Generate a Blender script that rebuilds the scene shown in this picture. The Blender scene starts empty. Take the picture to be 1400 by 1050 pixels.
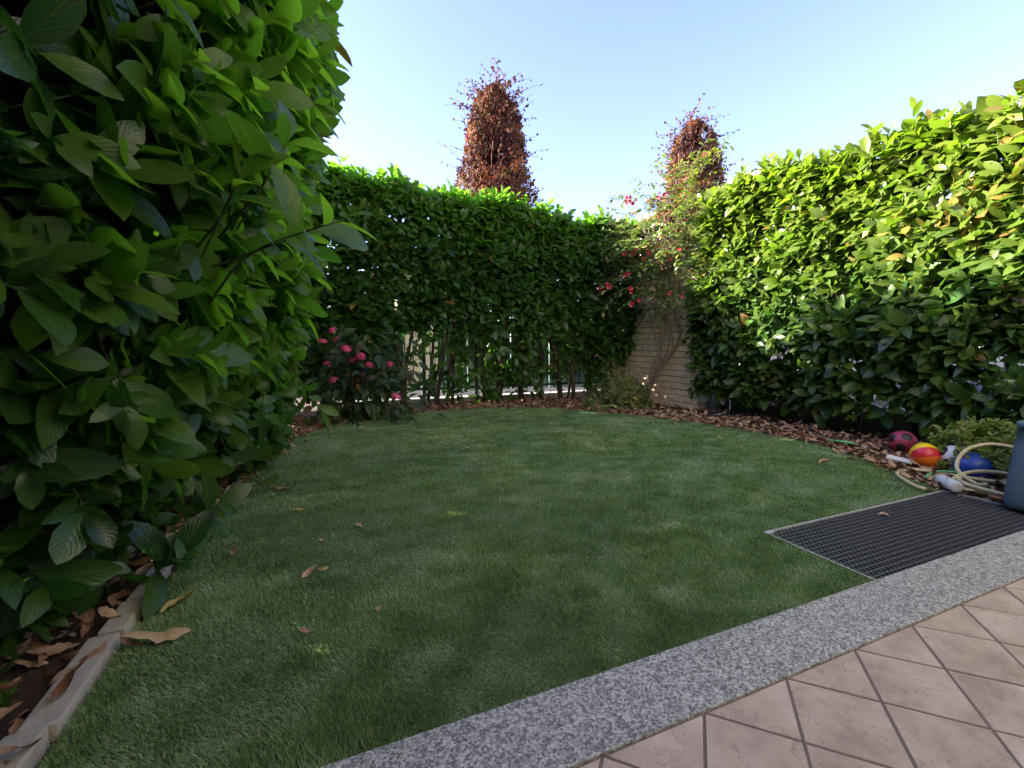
import bpy, bmesh, math, random
import numpy as np
from mathutils import Matrix, Vector

R = math.radians
rng = np.random.default_rng(11)
random.seed(5)
scene = bpy.context.scene
COL = scene.collection

# ------------------------------------------------------------------ camera
CAM_H, FPX = 0.9, 600.0
PITCH, YAW = math.atan(55 / 600), R(22.5)
cam_data = bpy.data.cameras.new("camera")
cam_data.sensor_width = 36.0
cam_data.lens = FPX / 1400 * 36.0
cam_data.clip_start, cam_data.clip_end = 0.02, 500
cam = bpy.data.objects.new("camera", cam_data)
cam.location = (0, 0, CAM_H)
cam.rotation_euler = (math.pi / 2 - PITCH, 0, -YAW)
COL.objects.link(cam)
scene.camera = cam
FW = np.array([math.sin(YAW) * math.cos(PITCH), math.cos(YAW) * math.cos(PITCH), -math.sin(PITCH)])
RT = np.array([math.cos(YAW), -math.sin(YAW), 0.0])
UP = np.cross(RT, FW)

# ------------------------------------------------------------------ sky, sun, exposure
SUN_EL, SUN_LEFT = R(22), R(62)          # SUN_LEFT: angle from +Y towards -X
world = bpy.data.worlds.new("World")
scene.world = world
world.use_nodes = True
nt = world.node_tree
nt.nodes.clear()
sky = nt.nodes.new("ShaderNodeTexSky")
sky.sky_type = 'NISHITA'
sky.sun_disc = False
sky.sun_elevation = SUN_EL
sky.sun_rotation = -SUN_LEFT
sky.altitude = 100
sky.air_density, sky.dust_density, sky.ozone_density = 1.0, 0.45, 2.6
bg = nt.nodes.new("ShaderNodeBackground")
bg.inputs[1].default_value = 0.085
wo = nt.nodes.new("ShaderNodeOutputWorld")
tint = nt.nodes.new("ShaderNodeMix"); tint.data_type = 'RGBA'; tint.blend_type = 'MULTIPLY'
tint.inputs[0].default_value = 1.0; tint.inputs[7].default_value = (1.06, 0.86, 1.03, 1.0)   # slightly violet evening sky
nt.links.new(sky.outputs[0], tint.inputs[6]); nt.links.new(tint.outputs[2], bg.inputs[0])
nt.links.new(bg.outputs[0], wo.inputs[0])
sd = bpy.data.lights.new("sun", 'SUN')
sd.energy, sd.angle, sd.color = 4.6, R(0.55), (1.0, 0.93, 0.80)
sun = bpy.data.objects.new("sun", sd)
sun_dir = Vector((-math.sin(SUN_LEFT) * math.cos(SUN_EL), math.cos(SUN_LEFT) * math.cos(SUN_EL), math.sin(SUN_EL)))
sun.rotation_euler = sun_dir.to_track_quat('Z', 'Y').to_euler()
sun.location = (-6, 6, 8)
COL.objects.link(sun)
vs = scene.view_settings
vs.view_transform, vs.look, vs.gamma, vs.use_curve_mapping = 'Standard', 'None', 1.0, False
vs.exposure = 2.9
scene.cycles.max_bounces = 7
scene.cycles.transparent_max_bounces = 6

# ------------------------------------------------------------------ helpers
def tag(o, label=None, cat=None, group=None, kind=None):
    if label: o["label"] = label
    if cat: o["category"] = cat
    if group: o["group"] = group
    if kind: o["kind"] = kind
    return o

def link(o, parent=None):
    COL.objects.link(o)
    if parent is not None: o.parent = parent
    return o

def empty(name, loc=(0, 0, 0)):
    o = bpy.data.objects.new(name, None)
    o.location = loc
    o.empty_display_size = 0.05
    return link(o)

def obj(name, me, parent=None, color=(0, 0, 0, 1)):
    o = bpy.data.objects.new(name, me)
    o.color = color
    link(o, parent)
    if parent is not None and parent.type == 'EMPTY':
        o.matrix_parent_inverse = Matrix.Translation(-Vector(parent.location))
    return o

def mesh(name, V, F, mat, uv=None, attrs=None, smooth=False):
    """V (n,3); F list of faces or int array (m,k)."""
    me = bpy.data.meshes.new(name)
    V = np.asarray(V, dtype=np.float32).reshape(-1, 3)
    if isinstance(F, np.ndarray):
        m, k = F.shape
        loops = F.ravel().astype(np.int32)
        starts = np.arange(m, dtype=np.int32) * k
    else:
        loops = np.array([i for f in F for i in f], dtype=np.int32)
        ln = np.array([len(f) for f in F], dtype=np.int32)
        starts = np.concatenate([[0], np.cumsum(ln)[:-1]]).astype(np.int32)
        m = len(F)
    me.vertices.add(len(V)); me.vertices.foreach_set("co", V.ravel())
    me.loops.add(len(loops)); me.loops.foreach_set("vertex_index", loops)
    me.polygons.add(m); me.polygons.foreach_set("loop_start", starts)
    me.update(calc_edges=True)
    if smooth: me.polygons.foreach_set("use_smooth", np.ones(m, dtype=bool))
    if uv is not None:
        l = me.uv_layers.new(name="UVMap")
        l.data.foreach_set("uv", np.asarray(uv, dtype=np.float32)[loops].ravel())
    for kx, arr in (attrs or {}).items():
        a = me.attributes.new(kx, 'FLOAT', 'POINT')
        a.data.foreach_set("value", np.asarray(arr, dtype=np.float32))
    if mat is not None: me.materials.append(mat)
    me.validate()
    return me

def box_vf(x0, x1, y0, y1, z0, z1):
    V = [(x0, y0, z0), (x1, y0, z0), (x1, y1, z0), (x0, y1, z0), (x0, y0, z1), (x1, y0, z1), (x1, y1, z1), (x0, y1, z1)]
    F = [(3, 2, 1, 0), (4, 5, 6, 7), (0, 1, 5, 4), (1, 2, 6, 5), (2, 3, 7, 6), (3, 0, 4, 7)]
    return V, F

def box_mesh(name, x0, x1, y0, y1, z0, z1, mat, bev=0.0, seg=1):
    V, F = box_vf(x0, x1, y0, y1, z0, z1)
    me = bpy.data.meshes.new(name)
    bm = bmesh.new()
    vv = [bm.verts.new(v) for v in V]
    for f in F: bm.faces.new([vv[i] for i in f])
    if bev: bmesh.ops.bevel(bm, geom=list(bm.edges), offset=bev, segments=seg, affect='EDGES', profile=0.6)
    bm.to_mesh(me); bm.free()
    if mat: me.materials.append(mat)
    return me

def tube_vf(pts, rad, sides=7, caps=True):
    pts = np.asarray(pts, float); n = len(pts)
    rad = np.broadcast_to(np.asarray(rad, float), (n,))
    T = np.gradient(pts, axis=0); T /= np.linalg.norm(T, axis=1)[:, None] + 1e-9
    nrm = np.cross(T[0], [0.31, 0.2, 0.93]); nrm /= np.linalg.norm(nrm) + 1e-9
    V = []
    for i in range(n):
        nrm = nrm - T[i] * (nrm @ T[i]); nrm /= np.linalg.norm(nrm) + 1e-9
        b = np.cross(T[i], nrm)
        for k in range(sides):
            a = 2 * math.pi * k / sides
            V.append(pts[i] + rad[i] * (nrm * math.cos(a) + b * math.sin(a)))
    F = []
    for i in range(n - 1):
        for k in range(sides):
            k2 = (k + 1) % sides
            F.append((i * sides + k, i * sides + k2, (i + 1) * sides + k2, (i + 1) * sides + k))
    if caps:
        F.append(tuple(range(sides))[::-1]); F.append(tuple((n - 1) * sides + k for k in range(sides)))
    return V, F

def tube(name, pts, rad, mat, parent=None, sides=7):
    V, F = tube_vf(pts, rad, sides)
    return obj(name, mesh(name, V, F, mat, smooth=True), parent)

def spline(pts, n):
    """Catmull-Rom through pts."""
    P = np.asarray(pts, float); P = np.vstack([2 * P[0] - P[1], P, 2 * P[-1] - P[-2]])
    out = []
    segs = len(P) - 3
    for t in np.linspace(0, segs - 1e-6, n):
        i = int(t); f = t - i
        a, b, c, d = P[i:i + 4]
        out.append(0.5 * (2 * b + (c - a) * f + (2 * a - 5 * b + 4 * c - d) * f * f + (3 * b - a - 3 * c + d) * f ** 3))
    return np.array(out)

def lathe_vf(prof, n=24):
    V, F = [], []
    for r, z in prof:
        for k in range(n):
            a = 2 * math.pi * k / n
            V.append((r * math.cos(a), r * math.sin(a), z))
    for i in range(len(prof) - 1):
        for k in range(n):
            k2 = (k + 1) % n
            F.append((i * n + k, i * n + k2, (i + 1) * n + k2, (i + 1) * n + k))
    F.append(tuple(range(n))[::-1]); F.append(tuple((len(prof) - 1) * n + k for k in range(n)))
    return V, F

def unit(a): return a / (np.linalg.norm(a, axis=-1, keepdims=True) + 1e-9)

# smooth value noise, vectorised
_G = rng.random((64, 64, 64)).astype(np.float32)
def vnoise(p, s):
    p = np.asarray(p, float) * s + 100.0
    i = np.floor(p).astype(int); f = p - i; f = f * f * (3 - 2 * f)
    r = 0
    for dx in (0, 1):
        for dy in (0, 1):
            for dz in (0, 1):
                w = (f[..., 0] if dx else 1 - f[..., 0]) * (f[..., 1] if dy else 1 - f[..., 1]) * (f[..., 2] if dz else 1 - f[..., 2])
                r = r + w * _G[(i[..., 0] + dx) % 64, (i[..., 1] + dy) % 64, (i[..., 2] + dz) % 64]
    return r

# ------------------------------------------------------------------ materials
class N:
    def __init__(s, name):
        s.m = bpy.data.materials.new(name); s.m.use_nodes = True
        s.t = s.m.node_tree; s.t.nodes.clear()
        s.out = s.t.nodes.new("ShaderNodeOutputMaterial")
    def n(s, typ, ins=None, **props):
        nd = s.t.nodes.new("ShaderNode" + typ)
        for k, v in props.items(): setattr(nd, k, v)
        for k, v in (ins or {}).items(): s.put(nd.inputs[k], v)
        return nd
    def put(s, sock, v):
        if hasattr(v, "is_output"): s.t.links.new(v, sock)
        else:
            if isinstance(v, tuple) and len(v) == 3 and sock.type == 'RGBA': v = v + (1.0,)
            sock.default_value = v
    def math(s, op, a, b=0.0, c=0.0, clamp=False):
        return s.n("Math", {0: a, 1: b, 2: c}, operation=op, use_clamp=clamp).outputs[0]
    def mix(s, f, a, b, mode='MIX'):
        nd = s.n("Mix", data_type='RGBA', blend_type=mode)
        s.put(nd.inputs[0], f); s.put(nd.inputs[6], a); s.put(nd.inputs[7], b)
        return nd.outputs[2]
    def ramp(s, f, stops, interp='LINEAR'):
        nd = s.n("ValToRGB", {0: f}); cr = nd.color_ramp; cr.interpolation = interp
        while len(cr.elements) < len(stops): cr.elements.new(0.5)
        for e, (p, c) in zip(cr.elements, stops):
            e.position = p; e.color = (c if len(c) == 4 else tuple(c) + (1,))
        return nd.outputs[0]
    def noise(s, scale, detail=4, rough=0.55, vec=None, out=0):
        nd = s.n("TexNoise", {"Scale": scale, "Detail": detail, "Roughness": rough})
        if vec is not None: s.put(nd.inputs["Vector"], vec)
        return nd.outputs[out]
    def obco(s): return s.n("TexCoord").outputs["Object"]
    def geo(s): return s.n("NewGeometry").outputs["Position"]
    def bump(s, h, strength=0.3, dist=0.01):
        return s.n("Bump", {"Height": h, "Strength": strength, "Distance": dist}).outputs[0]
    def bsdf(s, col, rough=0.6, normal=None, **kw):
        b = s.n("BsdfPrincipled", {"Base Color": col, "Roughness": rough})
        if normal is not None: s.put(b.inputs["Normal"], normal)
        for k, v in kw.items(): s.put(b.inputs[k.replace("_", " ")], v)
        s.fin(b.outputs[0]); return b
    def fin(s, sh): s.t.links.new(sh, s.out.inputs[0])
    def tone_rnd(s):
        oc = s.n("SeparateColor", {0: s.n("ObjectInfo").outputs["Color"]})
        t = s.math('ADD', s.n("Attribute", attribute_name="tone").outputs["Fac"], s.math('MULTIPLY', s.math('SUBTRACT', oc.outputs[0], oc.outputs[2]), 1.0))
        r = s.math('ADD', s.n("Attribute", attribute_name="rnd").outputs["Fac"], oc.outputs[1])
        return t, r

def leaf_material(name, dark, mid, young, dry1, dry2, rough=0.27, trans=0.34, veins=True, trans_gain=(1.25, 1.6, 0.6)):
    k = N(name)
    t, r = k.tone_rnd()
    c = k.mix(r, dark, mid)
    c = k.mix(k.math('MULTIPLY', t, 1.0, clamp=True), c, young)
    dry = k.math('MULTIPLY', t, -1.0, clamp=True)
    c = k.mix(dry, c, k.mix(r, dry1, dry2))
    uvn = k.n("SeparateXYZ", {0: k.n("TexCoord").outputs["UV"]})
    ax = k.math('ABSOLUTE', k.math('SUBTRACT', uvn.outputs[0], 0.5))
    pos = k.geo()
    blot = k.noise(28, 3, 0.6, pos)
    c = k.mix(k.math('MULTIPLY', k.math('SUBTRACT', blot, 0.35, clamp=True), 0.7), c, k.mix(0.5, c, mid), 'MIX')
    # browned spots and nibbled blemishes
    spots = k.math('GREATER_THAN', k.noise(75, 2, 0.5, pos), 0.70)
    c = k.mix(k.math('MULTIPLY', spots, 0.55), c, (0.10, 0.07, 0.02))
    nrm = None
    if veins:
        rib = k.math('LESS_THAN', ax, 0.022)
        c = k.mix(k.math('MULTIPLY', rib, 0.3), c, (0.22, 0.30, 0.10))
        ph = k.math('ADD', k.math('ADD', k.math('MULTIPLY', uvn.outputs[1], 52.0), k.math('MULTIPLY', ax, -40.0)), k.math('MULTIPLY', k.noise(22, 2, 0.5, pos), 9.0))
        vein = k.math('POWER', k.math('ADD', k.math('MULTIPLY', k.math('SINE', ph), 0.5), 0.5), 5.0)
        c = k.mix(k.math('MULTIPLY', vein, 0.08), c, (0.16, 0.24, 0.07))
        hgt = k.math('SUBTRACT', k.math('MULTIPLY', k.noise(30, 2, 0.5, pos), 0.6), k.math('MULTIPLY', vein, 0.5))
        nrm = k.bump(hgt, 0.22, 0.004)
    b = k.n("BsdfPrincipled", {"Base Color": c, "Roughness": k.math('ADD', rough - .05, k.math('MULTIPLY', blot, 0.2)), "Specular IOR Level": 0.5})
    if nrm is not None: k.put(b.inputs["Normal"], nrm)
    tr = k.n("BsdfTranslucent", {0: k.mix(1.0, c, trans_gain, 'MULTIPLY')})
    ms = k.n("MixShader", {0: k.math('MULTIPLY', k.math('ADD', k.math('SUBTRACT', 1.0, k.math('MULTIPLY', dry, 0.6)), k.math('MULTIPLY', k.math('MULTIPLY', t, 1.0, clamp=True), 0.5)), trans), 1: b.outputs[0], 2: tr.outputs[0]})
    k.fin(ms.outputs[0])
    return k.m

M = {}
M['laurel'] = leaf_material("laurel_leaf", (0.012, 0.040, 0.012), (0.034, 0.105, 0.022), (0.165, 0.215, 0.022), (0.36, 0.22, 0.03), (0.28, 0.11, 0.04))
M['laurel_bright'] = leaf_material("bright_laurel_leaf", (0.012, 0.042, 0.012), (0.040, 0.120, 0.024), (0.150, 0.275, 0.032), (0.36, 0.22, 0.03), (0.28, 0.11, 0.04), rough=0.22, trans=0.46)  # brighter greens, standing in for skylight on the left hedge shoulder
M['small_leaf'] = leaf_material("small_shrub_leaf", (0.05, 0.085, 0.02), (0.11, 0.155, 0.04), (0.27, 0.31, 0.08), (0.3, 0.12, 0.03), (0.30, 0.2, 0.05), veins=False, rough=0.45)
M['vine_leaf'] = leaf_material("vine_leaf", (0.04, 0.08, 0.018), (0.08, 0.13, 0.025), (0.20, 0.23, 0.03), (0.42, 0.26, 0.03), (0.34, 0.10, 0.03), veins=False, rough=0.45)
M['bush_leaf'] = leaf_material("flowering_bush_leaf", (0.02, 0.04, 0.018), (0.04, 0.075, 0.025), (0.10, 0.14, 0.03), (0.30, 0.10, 0.05), (0.22, 0.10, 0.06), rough=0.5)
M['ivy'] = leaf_material("lobed_leaf", (0.06, 0.12, 0.05), (0.10, 0.17, 0.07), (0.16, 0.22, 0.05), (0.3, 0.2, 0.05), (0.3, 0.12, 0.03), rough=0.6)

def red_tree_material():
    k = N("copper_leaf")
    t, r = k.tone_rnd()
    c = k.ramp(r, [(0.0, (0.05, 0.02, 0.02)), (0.3, (0.13, 0.035, 0.025)), (0.5, (0.09, 0.075, 0.025)), (0.68, (0.16, 0.07, 0.022)), (0.85, (0.20, 0.04, 0.03)), (1.0, (0.30, 0.14, 0.06))])
    b = k.n("BsdfPrincipled", {"Base Color": c, "Roughness": 0.7, "Specular IOR Level": 0.2})
    tr = k.n("BsdfTranslucent", {0: k.mix(1.0, c, (1.3, 1.0, 0.8), 'MULTIPLY')})
    k.fin(k.n("MixShader", {0: 0.25, 1: b.outputs[0], 2: tr.outputs[0]}).outputs[0])
    return k.m
M['copper'] = red_tree_material()

def dry_leaf_material():
    k = N("dry_leaf")
    t, r = k.tone_rnd()
    c = k.ramp(r, [(0.0, (0.12, 0.035, 0.022)), (0.25, (0.26, 0.115, 0.06)), (0.5, (0.37, 0.205, 0.115)), (0.72, (0.46, 0.29, 0.17)), (0.9, (0.52, 0.36, 0.20)), (1.0, (0.44, 0.37, 0.09))])
    pos = k.geo()
    bl = k.noise(60, 4, 0.6, pos)
    c = k.mix(k.math('MULTIPLY', bl, 0.75), c, k.mix(1.0, c, (0.45, 0.36, 0.33), 'MULTIPLY'))
    uvn = k.n("SeparateXYZ", {0: k.n("TexCoord").outputs["UV"]})
    ax = k.math('ABSOLUTE', k.math('SUBTRACT', uvn.outputs[0], 0.5))
    c = k.mix(k.math('MULTIPLY', k.math('LESS_THAN', ax, 0.03), 0.5), c, (0.5, 0.36, 0.2))
    k.bsdf(c, 0.6, k.bump(bl, 0.5, 0.004))
    return k.m
M['dry'] = dry_leaf_material()

def bark_material(name, a, b_):
    k = N(name); p = k.geo()
    mp = k.n("Mapping", {0: p, 3: (1, 1, 0.25)}).outputs[0]
    n1 = k.noise(60, 5, 0.65, mp)
    k.bsdf(k.mix(n1, a, b_), 0.85, k.bump(n1, 0.6, 0.01)); return k.m
M['bark'] = bark_material("hedge_bark", (0.025, 0.016, 0.010), (0.085, 0.052, 0.032))
M['vine_bark'] = bark_material("vine_bark", (0.10, 0.07, 0.045), (0.24, 0.18, 0.12))
M['limb'] = bark_material("rusty_limb_bark", (0.16, 0.06, 0.035), (0.34, 0.16, 0.09))
M['twig'] = bark_material("green_twig", (0.05, 0.07, 0.02), (0.10, 0.10, 0.04))

def soil_material():
    k = N("soil"); p = k.geo(); n1 = k.noise(35, 6, 0.7, p); n2 = k.noise(6, 3, 0.5, p)
    k.bsdf(k.mix(n1, k.mix(n2, (0.018, 0.011, 0.007), (0.04, 0.022, 0.014)), (0.10, 0.055, 0.035)), 0.95, k.bump(n1, 0.9, 0.03)); return k.m
M['soil'] = soil_material()

def turf_base_material():
    k = N("turf_base"); p = k.geo(); n1 = k.noise(160, 4, 0.7, p); n2 = k.noise(5, 3, 0.6, p)
    c = k.mix(n1, (0.10, 0.165, 0.05), (0.21, 0.30, 0.12))
    k.bsdf(k.mix(k.math('MULTIPLY', n2, 0.5), c, (0.09, 0.13, 0.04)), 0.9, k.bump(n1, 0.8, 0.01)); return k.m
M['turf'] = turf_base_material()

def blade_material():
    k = N("turf_blade"); t, r = k.tone_rnd()
    c = k.ramp(r, [(0.0, (0.105, 0.195, 0.050)), (0.30, (0.210, 0.340, 0.105)), (0.58, (0.315, 0.460, 0.185)), (0.78, (0.42, 0.56, 0.30)), (0.93, (0.54, 0.65, 0.44)), (1.0, (0.52, 0.47, 0.26))])
    b = k.n("BsdfPrincipled", {"Base Color": c, "Roughness": 0.40, "Specular IOR Level": 0.5})
    tr = k.n("BsdfTranslucent", {0: c})
    k.fin(k.n("MixShader", {0: 0.38, 1: b.outputs[0], 2: tr.outputs[0]}).outputs[0]); return k.m
M['blade'] = blade_material()

def granite_material():
    k = N("granite"); p = k.obco()
    v = k.n("TexVoronoi", {"Vector": p, "Scale": 190.0, "Randomness": 1.0}).outputs["Color"]
    vv = k.n("SeparateColor", {0: v}).outputs[0]
    c = k.ramp(vv, [(0.0, (0.030, 0.028, 0.027)), (0.16, (0.085, 0.078, 0.072)), (0.30, (0.26, 0.25, 0.22)), (0.62, (0.47, 0.46, 0.40)), (0.88, (0.72, 0.71, 0.62)), (1.0, (0.80, 0.78, 0.70))])
    n1 = k.noise(420, 3, 0.7, p); n2 = k.noise(55, 4, 0.6, p); n3 = k.noise(3, 3, 0.5, p)
    c = k.mix(0.35, c, k.ramp(n1, [(0.38, (0.06, 0.058, 0.05)), (0.52, (0.40, 0.385, 0.33)), (0.7, (0.66, 0.64, 0.55))]))
    c = k.mix(k.ramp(n2, [(0.50, (0, 0, 0)), (0.66, (0.55,) * 3)]), c, (0.10, 0.092, 0.085))
    c = k.mix(k.math('MULTIPLY', n3, 0.3), c, k.mix(1.0, c, (0.6, 0.57, 0.5), 'MULTIPLY'))
    k.bsdf(c, 0.55, k.bump(n1, 0.25, 0.002)); return k.m
M['granite'] = granite_material()

def tile_material():
    k = N("patio_tile"); p = k.geo()
    rnd = k.n("ObjectInfo").outputs["Random"]
    off = k.n("Combine" + "XYZ", {0: k.math('MULTIPLY', rnd, 37.0), 1: k.math('MULTIPLY', rnd, 91.0), 2: 0.0}).outputs[0]
    q = k.n("VectorMath", {0: p, 1: off}, operation='ADD').outputs[0]
    n1 = k.noise(7, 5, 0.6, q); n2 = k.noise(30, 6, 0.66, q)
    c = k.ramp(n1, [(0.30, (0.36, 0.262, 0.178)), (0.5, (0.53, 0.40, 0.285)), (0.70, (0.68, 0.54, 0.41))])
    c = k.mix(k.math('MULTIPLY', n2, 0.3), c, (0.54, 0.42, 0.31))
    # slate-like cleft relief: broken ledges and pits
    wv = k.n("VectorMath", {0: q, 1: k.n("VectorMath", {0: k.noise(9, 4, 0.6, q, 1), 3: 0.22}, operation='SCALE').outputs[0]}, operation='ADD').outputs[0]
    n3 = k.noise(4.0, 5, 0.62, wv)
    st = k.math('MULTIPLY', n3, 6.0)
    fr = k.math('FRACT', st)
    ledge = k.ramp(fr, [(0.0, (0, 0, 0)), (0.90, (0.15,) * 3), (0.97, (1, 1, 1)), (1.0, (0, 0, 0))])
    c = k.mix(k.math('MULTIPLY', ledge, k.math('MULTIPLY', k.ramp(n2, [(0.36, (0, 0, 0)), (0.56, (1, 1, 1))]), 0.65)), c, (0.22, 0.14, 0.105))
    dirt = k.noise(1.7, 5, 0.65, p)
    c = k.mix(k.ramp(dirt, [(0.45, (0, 0, 0)), (0.75, (0.35,) * 3)]), c, (0.24, 0.18, 0.14))
    hgt = k.math('ADD', k.math('MULTIPLY', k.math('FLOOR', st), 0.8), k.math('ADD', k.math('MULTIPLY', n2, 0.9), k.math('MULTIPLY', fr, 0.5)))
    k.bsdf(c, k.math('ADD', 0.40, k.math('MULTIPLY', n2, 0.3)), k.bump(hgt, 0.45, 0.006)); return k.m
M['tile'] = tile_material()

def simple(name, a, b_=None, scale=40, rough=0.7, bump=0.3, dist=0.004, **kw):
    k = N(name); p = k.geo(); n1 = k.noise(scale, 5, 0.6, p)
    k.bsdf(k.mix(n1, a, b_ or a), rough, k.bump(n1, bump, dist) if bump else None, **kw); return k.m
M['grout'] = simple("grout", (0.12, 0.092, 0.073), (0.21, 0.165, 0.13), 90, 0.95)
M['kerb_stone'] = simple("edging_stone", (0.30, 0.265, 0.21), (0.52, 0.475, 0.39), 22, 0.9, 0.7, 0.01)
M['concrete'] = simple("concrete", (0.18, 0.175, 0.165), (0.30, 0.29, 0.27), 18, 0.9, 0.5, 0.01)
M['white_kerb'] = simple("pale_kerb", (0.32, 0.31, 0.30), (0.48, 0.47, 0.45), 12, 0.8, 0.4)
M['pave'] = simple("asphalt", (0.035, 0.035, 0.037), (0.06, 0.059, 0.058), 30, 0.95, 0.1, Specular_IOR_Level=0.1)
M['pit'] = simple("light_well_concrete", (0.03, 0.03, 0.03), (0.06, 0.058, 0.055), 10, 0.95)
M['steel'] = simple("dark_grating_steel", (0.10, 0.102, 0.11), (0.19, 0.19, 0.20), 60, 0.4, 0.2, Metallic=0.6)
M['galv'] = simple("galvanised_angle", (0.42, 0.42, 0.40), (0.60, 0.60, 0.58), 30, 0.5, 0.2, Metallic=0.4)
M['fence_green'] = simple("fence_green_paint", (0.008, 0.03, 0.022), (0.018, 0.05, 0.036), 30, 0.5, 0.2)
M['screen'] = simple("teal_screen", (0.17, 0.32, 0.29), (0.26, 0.42, 0.37), 9, 0.8, 0.3)
M['cream'] = simple("cream_render", (0.62, 0.43, 0.22), (0.72, 0.52, 0.29), 5, 0.9, 0.3)
M['peach'] = simple("peach_render", (0.55, 0.42, 0.33), (0.62, 0.48, 0.38), 5, 0.9, 0.3)
M['house_render'] = simple("house_render", (0.66, 0.60, 0.50), (0.74, 0.68, 0.58), 5, 0.9, 0.3)
M['roof'] = simple("terracotta_roof", (0.25, 0.10, 0.06), (0.36, 0.17, 0.10), 8, 0.9, 0.4)
M['glass'] = simple("dark_window", (0.03, 0.035, 0.04), None, 5, 0.1, 0)
M['mortar'] = simple("mortar", (0.10, 0.085, 0.07), (0.17, 0.15, 0.12), 40, 0.95)
M['hose'] = simple("cream_hose", (0.50, 0.42, 0.22), (0.62, 0.54, 0.31), 25, 0.45, 0.15, 0.002)
M['black_rubber'] = simple("black_patch", (0.010, 0.008, 0.010), (0.02, 0.018, 0.02), 60, 0.5, 0.1)
M['red_ball'] = simple("crimson_rubber", (0.27, 0.022, 0.06), (0.34, 0.035, 0.08), 14, 0.42, 0.1)
M['blue'] = simple("blue_rubber", (0.012, 0.045, 0.26), (0.02, 0.07, 0.36), 14, 0.4, 0.1)
M['white_plastic'] = simple("white_plastic", (0.60, 0.60, 0.57), (0.74, 0.74, 0.72), 25, 0.4, 0.15)
M['green_plastic'] = simple("green_plastic", (0.10, 0.42, 0.12), (0.16, 0.52, 0.18), 25, 0.4, 0.1)
M['terracotta'] = simple("terracotta", (0.42, 0.20, 0.11), (0.55, 0.30, 0.17), 25, 0.85, 0.3)
M['bin'] = simple("blue_grey_plastic", (0.075, 0.125, 0.165), (0.10, 0.16, 0.20), 60, 0.6, 0.25)
M['flower_red'] = simple("vine_flower_red", (0.48, 0.022, 0.04), (0.58, 0.06, 0.07), 60, 0.5, 0.1)
M['flower_pink'] = simple("bush_flower_crimson", (0.58, 0.03, 0.12), (0.74, 0.09, 0.22), 90, 0.5, 0.2)
M['straw'] = simple("dry_straw", (0.22, 0.16, 0.08), (0.38, 0.29, 0.15), 40, 0.8, 0.1)

def wallstone_material():
    k = N("wall_block"); p = k.geo(); rnd = k.n("ObjectInfo").outputs["Random"]
    n1 = k.noise(14, 5, 0.65, p); n2 = k.noise(70, 4, 0.6, p)
    c = k.ramp(n1, [(0.3, (0.42, 0.31, 0.18)), (0.55, (0.60, 0.46, 0.28)), (0.75, (0.70, 0.56, 0.37))])
    c = k.mix(k.math('MULTIPLY', rnd, 0.5), c, (0.44, 0.35, 0.24))
    k.bsdf(c, 0.9, k.bump(k.math('ADD', n1, k.math('MULTIPLY', n2, 0.4)), 0.7, 0.012)); return k.m
M['block'] = wallstone_material()

def rainbow_material():
    k = N("rainbow_ball"); s = k.n("SeparateXYZ", {0: k.obco()})
    an = k.math('ADD', k.math('DIVIDE', k.math('ARCTAN2', s.outputs[1], s.outputs[0]), 2 * math.pi), 0.5)
    cols = [(0.62, 0.02, 0.03), (0.75, 0.16, 0.01), (0.80, 0.48, 0.01), (0.08, 0.38, 0.03), (0.02, 0.22, 0.10), (0.62, 0.02, 0.03), (0.78, 0.22, 0.01), (0.82, 0.55, 0.02)]
    c = k.ramp(an, [(i / 8, q) for i, q in enumerate(cols)], 'CONSTANT')
    k.bsdf(c, 0.35); return k.m
M['rainbow'] = rainbow_material()

# ------------------------------------------------------------------ ground, beds, lawn, granite, patio
LAWN = [(-0.60, 0.94), (1.878, 0.94), (1.878, 1.418), (3.44, 1.418), (3.60, 1.70), (3.86, 2.1), (4.0, 2.63), (3.98, 3.2), (3.84, 3.78), (3.42, 4.65), (2.85, 5.42), (2.2, 5.74), (1.4, 5.80), (0.6, 5.68), (0.05, 5.25), (-0.355, 4.59), (-0.50, 3.6), (-0.585, 2.6), (-0.60, 1.6)]
GX0, GX1, GY0, GY1 = 1.886, 3.46, 0.941, 1.412     # grating

def quads(name, rects, z, mat):
    V, F = [], []
    for x0, x1, y0, y1 in rects:
        i = len(V); V += [(x0, y0, z), (x1, y0, z), (x1, y1, z), (x0, y1, z)]; F.append((i, i + 1, i + 2, i + 3))
    return mesh(name, V, F, mat)
BX0, BX1, BY0, BY1 = -2.4, 5.35, -3.0, 6.62
tag(obj("ground", quads("ground", [(-150, 150, BY1, 200), (-150, 150, -150, BY0), (-150, BX0, BY0, BY1), (BX1, 150, BY0, BY1)], -0.03, M['pave'])), kind="structure")
bed = tag(obj("planting_bed", quads("planting_bed", [(BX0, GX0, 0.9, BY1), (GX1, BX1, -3.0, BY1), (GX0, GX1, GY1, BY1), (BX0, -1.2, BY0, 0.9), (BX0, .04, BY1, 9.5)], -0.012, M['soil'])), kind="structure")
lawn = tag(obj("lawn", mesh("lawn", [(x, y, 0.0) for x, y in LAWN], [tuple(range(len(LAWN)))], M['turf'])), kind="structure")

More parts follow.
